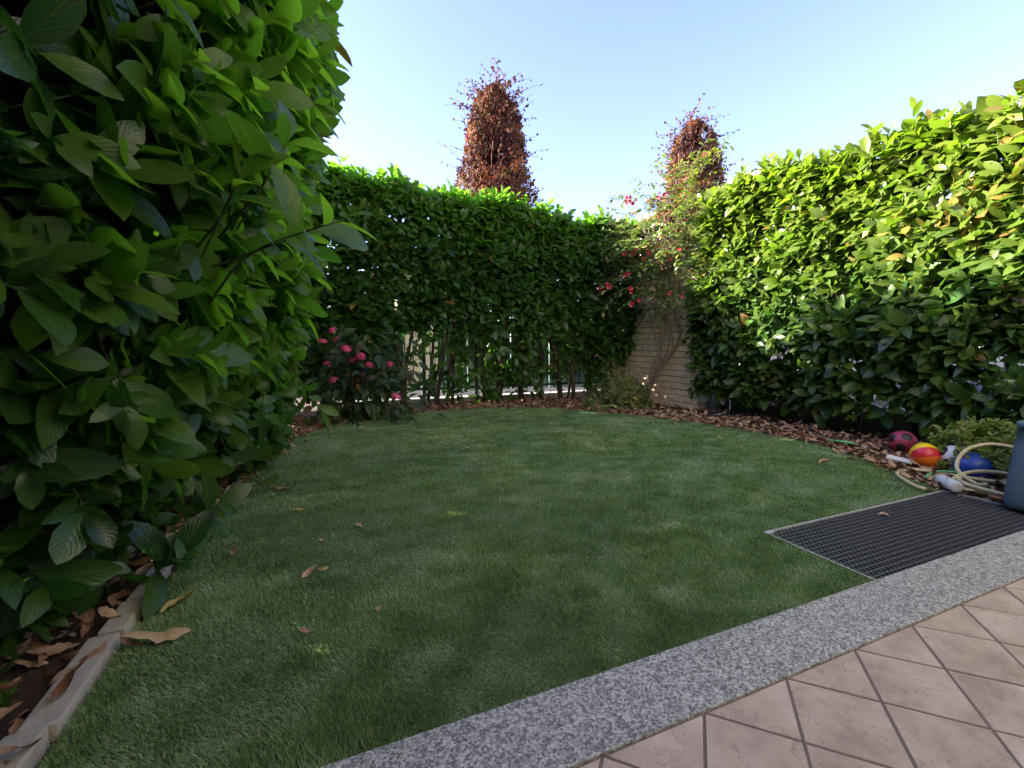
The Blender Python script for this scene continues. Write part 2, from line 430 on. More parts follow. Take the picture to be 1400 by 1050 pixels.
# light well below the grating
V, F = [], []
z0, z1 = -0.7, -0.001
for f in [((GX0, GY0), (GX1, GY0)), ((GX1, GY0), (GX1, GY1)), ((GX1, GY1), (GX0, GY1)), ((GX0, GY1), (GX0, GY0))]:
    i = len(V); (ax, ay), (bx, by) = f
    V += [(ax, ay, z0), (bx, by, z0), (bx, by, z1), (ax, ay, z1)]; F.append((i, i + 1, i + 2, i + 3))
i = len(V); V += [(GX0, GY0, z0), (GX1, GY0, z0), (GX1, GY1, z0), (GX0, GY1, z0)]; F.append((i, i + 1, i + 2, i + 3))
tag(obj("light_well", mesh("light_well", V, F, M['pit'])), kind="structure")

# granite edging strip
gr = tag(obj("granite_edging", box_mesh("granite_edging", -1.2, 6.0, 0.735, 0.937, -0.12, 0.014, M['granite'], 0.004, 2)), kind="structure")

# patio: diagonal tiles clipped at the granite
patio = tag(obj("patio", quads("patio", [(-1.2, 6.0, -3.0, 0.7348)], 0.0062, M['grout'])), kind="structure")
def clip_y(poly, ymax):
    out = []
    for i in range(len(poly)):
        a, b = poly[i], poly[(i + 1) % len(poly)]
        if a[1] <= ymax: out.append(a)
        if (a[1] <= ymax) != (b[1] <= ymax):
            t = (ymax - a[1]) / (b[1] - a[1]); out.append((a[0] + (b[0] - a[0]) * t, ymax))
    return out
TD = 0.291; hd = TD / 2
gap = 0.0056 * math.sqrt(2)
def tile_mesh(poly, z, nm):
    me = bpy.data.meshes.new(nm); bm = bmesh.new()
    vt = [bm.verts.new((x, y, z)) for x, y in poly]; ftop = bm.faces.new(vt)
    if ftop.normal.z < 0: ftop.normal_flip()
    bm.normal_update()
    if ftop.normal.z < 0: bmesh.ops.reverse_faces(bm, faces=[ftop])
    r = bmesh.ops.extrude_face_region(bm, geom=[ftop])
    bmesh.ops.translate(bm, verts=[v for v in r['geom'] if isinstance(v, bmesh.types.BMVert)], vec=(0, 0, -0.006))
    bmesh.ops.recalc_face_normals(bm, faces=list(bm.faces))
    tops = [e for e in bm.edges if all(abs(v.co.z - z) < 1e-5 for v in e.verts)]
    bmesh.ops.bevel(bm, geom=tops, offset=0.0012, segments=1, affect='EDGES')
    bm.to_mesh(me); bm.free(); me.materials.append(M['tile']); return me
ntile = 0
full = None
for j in range(0, 12):
    for i in range(-6, 18):
        cx = 0.6635 + TD * i + (hd if j % 2 else 0); cy = 0.735 - hd * j
        s = hd - gap / 2 * 1.2
        if cy + hd < 0.0: continue
        # keep what the camera or a step aside could see
        if cx < -0.9 or cx > 4.2: continue
        if cy + s <= 0.7315:
            if full is None: full = tile_mesh([(s, 0), (0, s), (-s, 0), (0, -s)], 0.008, "tile")
            o = obj("tile", full, patio); o.location = (cx, cy, random.uniform(-0.0005, 0.0006))
        else:
            poly = clip_y([(cx + s, cy), (cx, cy + s), (cx - s, cy), (cx, cy - s)], 0.7315)
            if len(poly) < 3: continue
            obj("tile", tile_mesh(poly, 0.008, "tile_cut"), patio)
        ntile += 1

# ------------------------------------------------------------------ turf blades
LP = np.array(LAWN)
def in_poly(x, y, P):
    c = np.zeros(len(x), bool); j = len(P) - 1
    for i in range(len(P)):
        cond = ((P[i, 1] > y) != (P[j, 1] > y)) & (x < (P[j, 0] - P[i, 0]) * (y - P[i, 1]) / (P[j, 1] - P[i, 1] + 1e-12) + P[i, 0])
        c ^= cond; j = i
    return c
def turf(nb):
    n0 = nb * 10
    x = rng.uniform(-0.62, 4.05, n0); y = rng.uniform(0.925, 5.85, n0)
    dist = np.hypot(x, y)
    keep = rng.random(n0) < np.clip((1.25 / dist) ** 1.7, 0.035, 1)
    dcam = (x * FW[0] + y * FW[1]); lat = (x * RT[0] + y * RT[1])
    keep &= np.abs(lat) < dcam * 1.35 + 0.3
    x, y, dist = x[keep], y[keep], dist[keep]
    LB = LP.copy(); LB[:2, 1] = .930; k = in_poly(x, y, LB); x, y, dist = x[k], y[k], dist[k]
    if len(x) > nb:
        s = rng.permutation(len(x))[:nb]; x, y, dist = x[s], y[s], dist[s]
    n = len(x)
    P = np.stack([x, y, np.zeros(n)], 1)
    n1 = vnoise(P, 4.0); n2 = vnoise(P + 7, 1.6); n3 = vnoise(P + 13, 11.0)
    # pile direction drifts in patches, as trodden artificial turf does
    ang = -1.9 + (n2 - 0.5) * 3.2 + (n1 - 0.5) * 2.6 + rng.normal(0, 0.75, n)
    lean = np.clip(0.72 + (n1 - 0.45) * 0.9 + (n3 - 0.5) * 0.6 + rng.normal(0, 0.25, n), 0.05, 1.3)
    ln = (0.012 + 0.010 * rng.random(n)) * (0.85 + 0.4 * n3)
    w = (0.0008 + 0.0004 * rng.random(n)) * np.clip(dist / 1.4, 1.0, 3.6)
    d = np.stack([np.cos(ang), np.sin(ang), np.zeros(n)], 1)
    tw = rng.uniform(0, math.pi, n)
    side = np.stack([np.cos(tw), np.sin(tw), np.zeros(n)], 1)
    up = np.array([0, 0, 1.0])
    mid = P + (up * np.cos(lean * 0.5)[:, None] + d * np.sin(lean * 0.5)[:, None]) * (ln * 0.55)[:, None]
    tip = mid + (up * np.cos(lean * 1.35)[:, None] + d * np.sin(lean * 1.35)[:, None]) * (ln * 0.5)[:, None]
    a = P - side * w[:, None]; b = P + side * w[:, None]
    c = mid + side * (w * 0.85)[:, None]; e = mid - side * (w * 0.85)[:, None]
    V = np.stack([a, b, c, e, tip], 1).reshape(-1, 3)
    base = np.arange(n, dtype=np.int32)[:, None] * 5
    F = np.concatenate([base + np.array([0, 1, 2]), base + np.array([0, 2, 3]), base + np.array([3, 2, 4])], 0).astype(np.int32)
    n4 = .5 * vnoise(P * np.array([1, 2.6, 1]) + 31, 3.2) + .5 * vnoise(P * np.array([1, 1.8, 1]) + 57, 9.0)
    rv = np.clip(0.50 + (n4 - 0.5) * 0.6 + (n2 - .5) * .2 + (n3 - 0.5) * 0.35 + rng.normal(0, 0.2, n), 0, 0.97)
    thatch = rng.random(n) < 0.05
    rv[thatch] = 1.0
    V[:, 2] += 0.0
    return mesh("grass", V, F, M['blade'], attrs={"rnd": np.repeat(rv, 5)}, smooth=True)
tag(obj("grass", turf(430000)), "short green artificial turf pile covering the lawn", "grass", kind="stuff")

# ------------------------------------------------------------------ leaves
def leaf_template(ts, ws, fold=0.25, droop=0.25, wave=0.0, lower=False):
    """unit-length leaf along +Y, upper side +Z. ts/ws: stations and half widths (end stations are points)."""
    V, UV, F = [], [], []
    def zc(t): return -droop * t * t
    V.append((0, 0, 0)); UV.append((0.5, 0.0))
    for j, (t, w) in enumerate(zip(ts, ws)):
        wl = w * (1 + wave * math.sin(j * 2.7)); wr = w * (1 + wave * math.cos(j * 3.1))
        zz = zc(t)
        V += [(-wl, t, zz + fold * wl), (0, t, zz), (wr, t, zz + fold * wr)]
        UV += [(0.0, t), (0.5, t), (1.0, t)]
    V.append((0, 1, zc(1.0))); UV.append((0.5, 1.0))
    F += [(0, 2, 1), (0, 3, 2)]
    m = len(ts)
    for j in range(m - 1):
        a = 1 + 3 * j; b = a + 3
        F += [(a, a + 1, b), (a + 1, b + 1, b), (a + 1, a + 2, b + 1), (a + 2, b + 2, b + 1)]
    a = 1 + 3 * (m - 1); t = len(V) - 1
    F += [(a, a + 1, t), (a + 1, a + 2, t)]
    return np.array(V, float), np.array(F, np.int32), np.array(UV, float)
LAUREL = [leaf_template([.07, .24, .46, .68, .87], [.035, .125, .185, .18, .105], fo, dr, 0.05) for fo, dr in ((.22, .18), (.38, .34), (.12, .06), (.28, .5), (.5, .22), (.18, .36))]
LAUREL_FINE = [leaf_template([.05, .13, .25, .38, .52, .66, .79, .9, .96], [.018, .07, .13, .170, .192, .188, .155, .095, .045], fo, dr, 0.035) for fo, dr in ((.22, .18), (.38, .34), (.12, .06), (.28, .5), (.5, .22), (.18, .36))]
COARSE = [leaf_template([.42], [.19], .25, .25)]
SMALL = [leaf_template([.3, .7], [.20, .2], .2, .2), leaf_template([.3, .7], [.18, .22], .35, .4)]
BROAD = [leaf_template([.08, .28, .52, .78], [.09, .23, .25, .13], fo, dr, 0.06) for fo, dr in ((.2, .3), (.3, .5))]
def dry_template(fold, droop, bend, twist, ph):
    ts = [.05, .14, .26, .38, .5, .62, .74, .85, .94]; ws = [.02, .085, .14, .17, .18, .172, .145, .10, .05]
    V, F, U = leaf_template(ts, ws, fold, droop, 0.13)
    V = V.copy(); t = V[:, 1].copy()
    V[:, 0] += bend * np.sin(math.pi * t)
    V[:, 2] += .045 * np.sin(t * 7 + ph) + V[:, 0] * twist * (t - .5) + .03 * np.sin(V[:, 0] * 30 + t * 11 + ph) * (np.abs(V[:, 0]) > .02)
    return V, F, U
DRY = [dry_template(.8, -.20, .05, 1.2, 0), dry_template(-.6, .28, -.09, -.8, 1), dry_template(1.1, .15, .12, .6, 2), dry_template(.35, -.34, -.05, 1.6, 3), dry_template(-.95, -.15, .10, -1.4, 4)]

def frames(A, Nn):
    A = unit(A); X = unit(np.cross(A, Nn)); Z = np.cross(X, A)
    return X, A, Z

def leaf_mesh(name, L, templates, mat):
    """L: dict pos, axis, nrm, len, wid, tone, rnd"""
    n = len(L['pos'])
    X, A, Z = frames(L['axis'], L['nrm'])
    Vs, Fs, Us, Ts, Rs = [], [], [], [], []
    off = 0
    which = np.arange(n) % len(templates)
    for q, (tv, tf, tu) in enumerate(templates):
        s = which == q
        if not s.any(): continue
        k = s.sum(); sc = L['len'][s][:, None, None]; wd = L['wid'][s][:, None, None]
        V = L['pos'][s][:, None, :] + (X[s][:, None, :] * tv[None, :, 0:1] * wd + A[s][:, None, :] * tv[None, :, 1:2] + Z[s][:, None, :] * tv[None, :, 2:3]) * sc
        F = tf[None] + (np.arange(k) * len(tv))[:, None, None] + off
        Vs.append(V.reshape(-1, 3)); Fs.append(F.reshape(-1, 3)); Us.append(np.tile(tu, (k, 1)))
        Ts.append(np.repeat(L['tone'][s], len(tv))); Rs.append(np.repeat(L['rnd'][s], len(tv)))
        off += k * len(tv)
    return mesh(name, np.concatenate(Vs), np.concatenate(Fs).astype(np.int32), mat, uv=np.concatenate(Us),
                attrs={"tone": np.concatenate(Ts), "rnd": np.concatenate(Rs)}, smooth=True)

def cat(*Ls): return {k: np.concatenate([l[k] for l in Ls]) for k in Ls[0]}
def sub(L, m): return {k: v[m] for k, v in L.items()}

def shoots(P, D, n, length, stem=0.13, th=(1.25, 0.45), upw=0.7, tone=0.2, tone_sd=0.15, dry=0.01, size_sd=0.24, wid=(1.0, 1.35)):
    """n leaves spiralling round each shoot; returns leaves"""
    S = len(P); D = unit(D)
    ref = unit(rng.normal(size=(S, 3)))
    e1 = unit(np.cross(D, ref)); e2 = np.cross(D, e1)
    tone = np.broadcast_to(np.asarray(tone, float), (S,)); length = np.broadcast_to(np.asarray(length, float), (S,))
    stem = np.broadcast_to(np.asarray(stem, float), (S,))
    out = []
    for i in range(n):
        f = i / max(1, n - 1)
        phi = i * 2.4 + rng.normal(0, 0.3, S)
        r = e1 * np.cos(phi)[:, None] + e2 * np.sin(phi)[:, None]
        a = th[0] + (th[1] - th[0]) * f + rng.normal(0, 0.18, S)
        ax = D * np.cos(a)[:, None] + r * np.sin(a)[:, None]
        nr = D - ax * np.sum(D * ax, 1)[:, None]
        nr = unit(nr) + np.array([0, 0, upw]) + rng.normal(0, 0.36, (S, 3))
        ln = length * (1.0 - 0.30 * f) * np.clip(rng.normal(1, size_sd, S), 0.55, 1.5)
        tn = tone + 0.25 * f * (tone > 0.05) + rng.normal(0, tone_sd, S)
        tn = np.clip(tn, 0, 1.2)
        dr = rng.random(S) < dry
        tn[dr] = -rng.uniform(0.4, 1.0, dr.sum())
        out.append(dict(pos=P + D * (stem * (0.25 + 0.75 * f))[:, None], axis=ax, nrm=nr, len=ln, wid=rng.uniform(wid[0], wid[1], S), tone=tn, rnd=rng.random(S), outer=np.ones(S)))
    return cat(*out)

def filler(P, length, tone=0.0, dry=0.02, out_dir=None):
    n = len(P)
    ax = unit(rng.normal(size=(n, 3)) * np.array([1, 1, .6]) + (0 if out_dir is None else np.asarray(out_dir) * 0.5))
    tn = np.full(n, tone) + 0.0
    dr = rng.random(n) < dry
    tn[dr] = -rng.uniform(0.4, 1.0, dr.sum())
    return dict(pos=P, axis=ax, nrm=rng.normal(size=(n, 3)) + np.array([0, 0, .6]), len=length * rng.uniform(0.8, 1.3, n), wid=rng.uniform(.9, 1.3, n), tone=tn, rnd=rng.random(n) * 0.35, outer=np.zeros(n))  # darker greens only: interior shade put into the leaf colour

def pick(L, m=300, cell=7.0):
    """the m leaves that show largest: nearest of their screen cell, in frame, biggest projected"""
    c = L['pos'] + unit(L['axis']) * (L['len'] * 0.5)[:, None]
    q = c - np.array([0, 0, CAM_H]); z = q @ FW
    x = 700 + FPX * (q @ RT) / np.maximum(z, .05); y = 525 - FPX * (q @ UP) / np.maximum(z, .05)
    ok = (z > .2) & (x > 0) & (x < 1400) & (y > 0) & (y < 1050)
    X, A, Z = frames(L['axis'], L['nrm'])
    vd = unit(q)
    area = (FPX * L['len'] / np.maximum(z, .05)) ** 2 * L['wid'] * np.abs(np.sum(Z * vd, 1))
    idx = np.where(ok)[0]
    key = (np.floor(x[idx] / cell).astype(int) * 10000 + np.floor(y[idx] / cell).astype(int))
    order = np.argsort(z[idx]); idx, key = idx[order], key[order]
    _, first = np.unique(key, return_index=True)
    vis = idx[first]
    vis = vis[np.argsort(-area[vis])][:m]
    sel = np.zeros(len(z), bool); sel[vis] = True
    return sel

def leaf_objects(L, templates, mat, parent, name="leaf"):
    mes = [mesh(name, tv, tf, mat, uv=tu, smooth=True) for tv, tf, tu in templates]
    X, A, Z = frames(L['axis'], L['nrm'])
    base = Matrix.Translation(-Vector(parent.location)) if parent.type == 'EMPTY' else Matrix.Identity(4)
    for i in range(len(L['pos'])):
        s = L['len'][i]; x = X[i] * s * L['wid'][i]; a = A[i] * s; z = Z[i] * s; p = L['pos'][i]
        o = bpy.data.objects.new(name, mes[i % len(mes)])
        t = float(L['tone'][i])
        o.color = (max(t, 0), float(L['rnd'][i]), max(-t, 0), 1)
        link(o, parent)
        o.matrix_parent_inverse = base
        o.matrix_basis = Matrix(((x[0], a[0], z[0], p[0]), (x[1], a[1], z[1], p[1]), (x[2], a[2], z[2], p[2]), (0, 0, 0, 1)))

def twig_mesh(name, P, D, ln, r, mat):
    P = np.asarray(P); n = len(P); D = unit(D)
    e1 = unit(np.cross(D, [0.3, 0.5, 0.8])); e2 = np.cross(D, e1)
    ln = np.broadcast_to(ln, (n,)); B = P - D * 0.12; T = P + D * ln[:, None]
    V = []
    for c, rr in ((B, r), (T, r * 0.5)):
        for k in range(3):
            a = k * 2.094
            V.append(c + (e1 * math.cos(a) + e2 * math.sin(a)) * rr)
    V = np.stack(V, 1).reshape(-1, 3)
    b = np.arange(n)[:, None] * 6
    F = np.concatenate([b + np.array(f) for f in ((0, 1, 4, 3), (1, 2, 5, 4), (2, 0, 3, 5))]).astype(np.int32)
    return mesh(name, V, F, mat, smooth=True)

def hedge(name, loc, label, L, P, D, templates_fine, stems, mat='laurel', twr=0.0035):
    root = tag(empty(name, loc), label, "hedge")
    sel = pick(L)
    leaf_objects(sub(L, sel), templates_fine, M[mat], root)
    rest = sub(L, ~sel)
    out = rest['outer'] > 0.5
    tag(obj("foliage", leaf_mesh("foliage", sub(rest, out), LAUREL, M[mat]), root), kind="stuff")
    if (~out).any():
        tag(obj("inner_foliage", leaf_mesh("inner_foliage", sub(rest, ~out), COARSE, M[mat]), root), kind="stuff")
    tag(obj("twigs", twig_mesh("twigs", P, D, 0.1, twr, M['twig']), root), kind="stuff")
    for pts, r0 in stems:
        tube("trunk", pts, np.linspace(r0, r0 * 0.45, len(pts)), M['bark'], root, 8)
    return root

def wob_stem(x, y, h, lean=0.12, n=7):
    pts = [(x, y, -0.02)]; dx, dy = random.uniform(-lean, lean), random.uniform(-lean, lean)
    for i in range(1, n):
        f = i / (n - 1)
        pts.append((x + dx * f * h + random.uniform(-.03, .03), y + dy * f * h + random.uniform(-.03, .03), h * f))
    return spline(pts, 14)

# ---- right hedge (face looks towards -X)
def right_hedge():
    Ltop = lambda v: 2.66 + 0.06 * np.sin(v * 2.1) + 0.05 * np.sin(v * 5.3 + 1)
    def surf(v, z):
        b = (vnoise(np.stack([v, z, v * 0], -1), 2.2) - 0.5) * 0.34 + (vnoise(np.stack([v, z, v * 0 + 5], -1), 0.9) - .5) * .25
        return 4.62 - b + np.clip(0.45 - z, 0, 1) * 0.45 + np.clip(z - 2.6, 0, 1) * 0.5
    n = 3000
    v = rng.uniform(-0.6, 4.42, n); z = 0.22 + (Ltop(v) - 0.22) * rng.random(n)
    dens = vnoise(np.stack([v, z, v * 0 + 9], -1), 1.7)
    low = np.clip((0.9 - z) / 0.9, 0, 1)
    k = rng.random(n) < np.clip(0.35 + dens * 1.2 - low * 0.55, 0.12, 1)
    v, z = v[k], z[k]; n = len(v)
    P1 = np.stack([surf(v, z) + 0.04, v, z], 1)
    D1 = unit(np.stack([-1.0 + rng.normal(0, .35, n), rng.normal(0, .45, n), 0.35 + 0.25 * (z > 2.2) + rng.normal(0, .35, n)], 1))
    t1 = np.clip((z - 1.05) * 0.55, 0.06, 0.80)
    # top
    m = 620
    v2 = rng.uniform(-0.6, 4.45, m); u2 = rng.uniform(4.62, 5.75, m)
    P2 = np.stack([u2, v2, Ltop(v2) + rng.normal(0, .05, m) - 0.04 - 0.25 * np.clip(4.75 - u2, 0, 1)], 1)
    D2 = unit(np.stack([-0.25 + rng.normal(0, .3, m), rng.normal(0, .35, m), 1 + rng.normal(0, .2, m)], 1))
    # far end, next to the wall
    e = 230
    u3 = rng.uniform(4.62, 5.6, e); z3 = rng.uniform(0.35, 2.85, e)
    P3 = np.stack([u3, 4.40 + (vnoise(np.stack([u3, z3, u3 * 0], -1), 2) - .5) * .3, z3], 1)
    D3 = unit(np.stack([-.5 + rng.normal(0, .4, e), 0.9 + rng.normal(0, .3, e), .3 + rng.normal(0, .3, e)], 1))
    P = np.concatenate([P1, P2, P3]); D = np.concatenate([D1, D2, D3])
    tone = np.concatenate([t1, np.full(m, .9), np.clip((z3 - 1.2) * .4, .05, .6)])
    sz = rng.uniform(0.145, 0.195, len(P))
    dryp = 0.012
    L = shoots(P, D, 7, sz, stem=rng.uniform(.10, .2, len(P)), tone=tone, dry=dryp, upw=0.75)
    # a tired yellow and brown patch high up near the camera
    cc = L['pos']; pd = np.hypot((cc[:, 1] - 1.75) / 0.75, (cc[:, 2] - 2.0) / 0.35)
    dr = rng.random(len(pd)) < 0.20 * np.exp(-pd ** 2)
    L['tone'][dr] = -rng.uniform(.3, 1, dr.sum())
    fi = 15000
    vv = rng.uniform(-0.6, 4.45, fi); zz = rng.uniform(.25, 1, fi) ** 0.8 * (Ltop(vv) - 0.1)
    lowk = rng.random(fi) < np.clip(0.5 + zz * 0.6, 0, 1)
    thin = np.hypot((vv - 1.9) / 0.7, (zz - 2.1) / 0.3) < 1
    lowk &= ~(thin & (rng.random(fi) < 0.75))
    Pf = np.stack([surf(vv, zz) + 0.1 + 0.75 * rng.random(fi), vv, zz], 1)[lowk]
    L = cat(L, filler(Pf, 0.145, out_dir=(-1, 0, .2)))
    stems = []
    for i in range(15):
        y = 4.3 - i * 0.34 + random.uniform(-.08, .08)
        stems.append((wob_stem(4.92 + random.uniform(-.1, .12), y, random.uniform(1.9, 2.5)), random.uniform(.016, .03)))
    return hedge("laurel_hedge", (5.0, 2.0, 0), "tall sunlit laurel hedge along the right side behind the balls and hose", L, P, D, LAUREL_FINE, stems)
right_hedge()

# ---- back hedge (face looks towards -Y), bare trunks below
def back_hedge():
    Ltop = lambda u: 2.90 - 0.055 * u + 0.06 * np.sin(u * 3.1) + 0.05 * np.sin(u * 7.7 + 2)
    def surf(u, z):
        b = (vnoise(np.stack([u, z, u * 0], -1), 2.0) - .5) * .3
        return 5.98 - b * 0.9 - np.clip(u - 3.7, 0, 1) * .18 + np.clip(1.35 - z, 0, 1) * 0.30 + np.clip(z - 2.9, 0, 1) * .3
    n = 3000
    u = rng.uniform(-1.8, 4.75, n); zlo = np.interp(u, [.3, .9, 3.3, 3.8], [.25, .95, .95, .45]); z = zlo + (Ltop(u) - zlo) * rng.random(n)
    k = rng.random(n) < np.clip(0.25 + (z - zlo) * 1.3 + (vnoise(np.stack([u, z, u * 0 + 3], -1), 2.5) - .5) * .8, 0.05, 1)
    u, z = u[k], z[k]; n = len(u)
    P1 = np.stack([u, surf(u, z) + .04, z], 1)
    D1 = unit(np.stack([rng.normal(0, .45, n), -1 + rng.normal(0, .35, n), .55 + rng.normal(0, .4, n)], 1))
    m = 780
    u2 = rng.uniform(-1.8, 4.8, m); v2 = rng.uniform(5.98, 6.75, m)
    P2 = np.stack([u2, v2, Ltop(u2) + rng.normal(0, .05, m) - .03], 1)
    D2 = unit(np.stack([rng.normal(0, .3, m), rng.normal(0, .3, m) - .1, 1 + rng.normal(0, .2, m)], 1))
    # low sprigs on the bare trunks
    q = 170
    u3 = rng.uniform(0.2, 4.2, q); z3 = rng.uniform(.12, 1.0, q)
    P3 = np.stack([u3, rng.uniform(6.0, 6.35, q), z3], 1); D3 = unit(rng.normal(size=(q, 3)) + np.array([0, -.6, .6]))
    P = np.concatenate([P1, P2, P3]); D = np.concatenate([D1, D2, D3])
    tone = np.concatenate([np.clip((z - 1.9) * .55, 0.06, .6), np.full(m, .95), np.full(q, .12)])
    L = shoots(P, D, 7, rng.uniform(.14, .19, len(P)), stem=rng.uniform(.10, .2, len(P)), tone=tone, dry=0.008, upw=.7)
    fi = 9000
    uu = rng.uniform(-1.8, 4.8, fi); zz = 1.0 + (Ltop(uu) - 1.1) * rng.random(fi)
    zz = np.where((uu < .5) & (rng.random(fi) < .35), rng.uniform(.2, 1.2, fi), zz)
    kk = rng.random(fi) < np.clip((zz - .95) * 1.6, np.where(uu < .5, .6, .12), 1)
    Pf = np.stack([uu, surf(uu, zz) + .1 + .65 * rng.random(fi), zz], 1)[kk]
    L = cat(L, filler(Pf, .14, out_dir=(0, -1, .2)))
    stems = []
    for cx in (0.55, 0.95, 1.35, 1.62, 2.05, 2.35, 2.72, 3.02, 3.35, 3.65, 4.0, 4.3):
        for j in range(random.choice((2, 3, 3))):
            stems.append((wob_stem(cx + random.uniform(-.07, .07), 6.22 + random.uniform(-.08, .08), random.uniform(1.6, 2.3), 0.16), random.uniform(.018, .036)))
    return hedge("laurel_hedge", (2.0, 6.3, 0), "laurel hedge across the back of the lawn with bare trunks below", L, P, D, LAUREL, stems, 'laurel_bright')
back_hedge()

# ---- left hedge, close to the camera, bulging over the lawn
def left_hedge():
    def surf(v, z):
        prof = np.interp(z, [0, .15, .4, .7, 1.0, 1.35, 2.0, 3.3], [-.82, -.78, -.64, -.42, -.20, -.10, -.06, -.12])
        near = np.interp(v, [.55, .8, 1.0, 1.3, 1.7, 2.2], [-.80, -.62, -.48, -.26, -.08, 0])
        far = np.interp(v, [2.0, 2.8, 3.6, 4.4, 5.4], [0, -.07, -.17, -.25, -.32])
        b = (vnoise(np.stack([v, z, v * 0 + 2], -1), 2.6) - .5) * .26
        prof = prof + np.interp(v, [2.4, 3.4], [0, 1]) * np.interp(z, [0, .5, 1], [.56, .40, 0])
        return prof + near * np.interp(z, [0, .6, 1.1], [.0, .55, 1]) + far - .05 + b
    top = 3.35
    n = 3000
    v = 0.55 + 5.2 * rng.random(n) ** 1.25; z = 0.10 + (top - .1) * rng.random(n)
    dens = vnoise(np.stack([v, z, v * 0 + 19], -1), 2.4)
    # the shaded near part is sparse and dark, the outer shoulder is full
    spar = np.interp(v, [.5, 1.0, 1.5], [.16, .28, 1.0]) * np.maximum(np.interp(z, [.1, .5, 1.0, 1.5], [.35, .5, .9, 1.0]), np.interp(v, [2.5, 3.5], [0, .9]))
    k = rng.random(n) < np.clip((.3 + dens * 1.1) * spar, 0.06, 1)
    v, z = v[k], z[k]; n = len(v)
    P1 = np.stack([surf(v, z) - .05, v, z], 1)
    D1 = unit(np.stack([1 + rng.normal(0, .4, n), -.25 + rng.normal(0, .5, n), .15 + rng.normal(0, .4, n)], 1))
    D1[z < 0.6] = unit(D1[z < .6] + np.array([0, 0, .2]))
    m = 500
    v2 = rng.uniform(.5, 5.7, m); u2 = rng.uniform(-1.7, -.1, m)
    P2 = np.stack([u2, v2, np.full(m, top) + rng.normal(0, .06, m)], 1)
    D2 = unit(np.stack([rng.normal(0, .3, m), rng.normal(0, .3, m), 1 + rng.normal(0, .2, m)], 1))
    P = np.concatenate([P1, P2]); D = np.concatenate([D1, D2])
    depth = np.linalg.norm(P - np.array([0, 0, CAM_H]), axis=1)
    kk = depth > .66
    P, D = P[kk], D[kk]
    tone = np.clip(np.interp(P[:, 1], [.6, 1.1, 1.6, 3], [.0, .0, .75, .85]) * np.interp(P[:, 2], [.3, .9, 1.5], [.2, .9, 1.3]), 0, 1)  # near leaves dark, shoulder lighter: skylight painted in along with young growth
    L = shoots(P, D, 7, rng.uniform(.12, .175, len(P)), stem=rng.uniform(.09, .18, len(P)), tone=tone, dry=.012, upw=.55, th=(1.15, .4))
    # hand-placed shoots: the branch that reaches out at eye height and the low sprigs over the edging
    def px(x, y, d):
        r = FW + RT * (x - 700) / FPX - UP * (y - 525) / FPX
        return np.array([0, 0, CAM_H]) + r * d
    hs = [((345, 345, 1.12), (470, 300, 1.08), .145, .8), ((300, 300, 1.10), (330, 235, 1.05), .14, .7), ((355, 260, 1.15), (395, 190, 1.15), .13, .8),
          ((150, 735, 1.50), (190, 650, 1.45), .17, .12), ((255, 715, 1.70), (300, 690, 1.62), .16, .15), ((150, 500, 1.05), (175, 560, 1.0), .13, .2), ((200, 790, 1.55), (250, 760, 1.5), .15, .05),
          ((395, 520, 2.4), (440, 560, 2.4), .13, .4), ((330, 560, 2.0), (385, 575, 2.0), .13, .3), ((90, 650, 1.15), (120, 700, 1.1), .15, .05), ((60, 250, .95), (80, 300, .9), .13, .1), ((20, 760, 1.15), (60, 800, 1.1), .15, .0), ((110, 740, 1.35), (140, 790, 1.3), .15, .0), ((10, 600, 1.0), (40, 640, .95), .14, .0), ((215, 600, 1.6), (250, 640, 1.55), .15, .1)]
    HP = np.array([px(*a) for a, b, l, t in hs]); HD = np.array([px(*b) for a, b, l, t in hs]) - HP
    HL = shoots(HP, HD, 8, np.array([h[2] for h in hs]), stem=np.linalg.norm(HD, axis=1), tone=np.array([h[3] for h in hs]), dry=.02, upw=.8, th=(1.2, .35))
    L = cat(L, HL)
    # inner leaves
    fi = 40000
    vv = .3 + 5.4 * rng.random(fi) ** 1.1; zz = .08 + (top - .1) * rng.random(fi)
    dp = np.interp(vv, [.9, 1.5], [.12, .42]) + 1.8 * rng.random(fi)
    Pf = np.stack([surf(vv, zz) - dp, vv, zz], 1)
    ok = (np.linalg.norm(Pf - np.array([0, 0, CAM_H]), axis=1) > .9) & (rng.random(fi) < np.clip(.65 + zz, 0, 1))
    # unseen hedge leaves beside and over the camera, added to shade the near part
    ne = 14000
    Pn = np.stack([rng.uniform(-2.2, -.8, ne), rng.uniform(-2.2, .6, ne), rng.uniform(.1, 3.3, ne)], 1)
    no = 2600
    Po = np.stack([rng.uniform(-1.2, -.02, no), rng.uniform(.35, 1.5, no), rng.uniform(2.15, 3.3, no)], 1)
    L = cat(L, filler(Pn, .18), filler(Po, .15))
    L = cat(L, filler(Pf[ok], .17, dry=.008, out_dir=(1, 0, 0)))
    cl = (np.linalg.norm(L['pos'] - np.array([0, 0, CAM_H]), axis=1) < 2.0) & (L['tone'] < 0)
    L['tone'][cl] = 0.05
    P = np.concatenate([P, HP]); D = np.concatenate([D, HD])
    stems = []
    for i in range(13):
        stems.append((wob_stem(-1.0 + random.uniform(-.12, .12), .95 + i * .38, random.uniform(2.0, 2.8), .14), random.uniform(.02, .034)))
    root = hedge("laurel_hedge", (-1.0, 2.5, 0), "large leaved laurel hedge close by on the left overhanging the lawn", L, P, D, LAUREL_FINE, stems, 'laurel_bright')
    for a, b, l, t in hs[:3]:
        p0 = px(a[0] - 60, a[1] + 70, a[2] + .12)
        tube("branch", spline([p0, px(*a), px(*b)], 8), np.linspace(.004, .0018, 8), M['twig'], root, 5)
    return root
left_hedge()

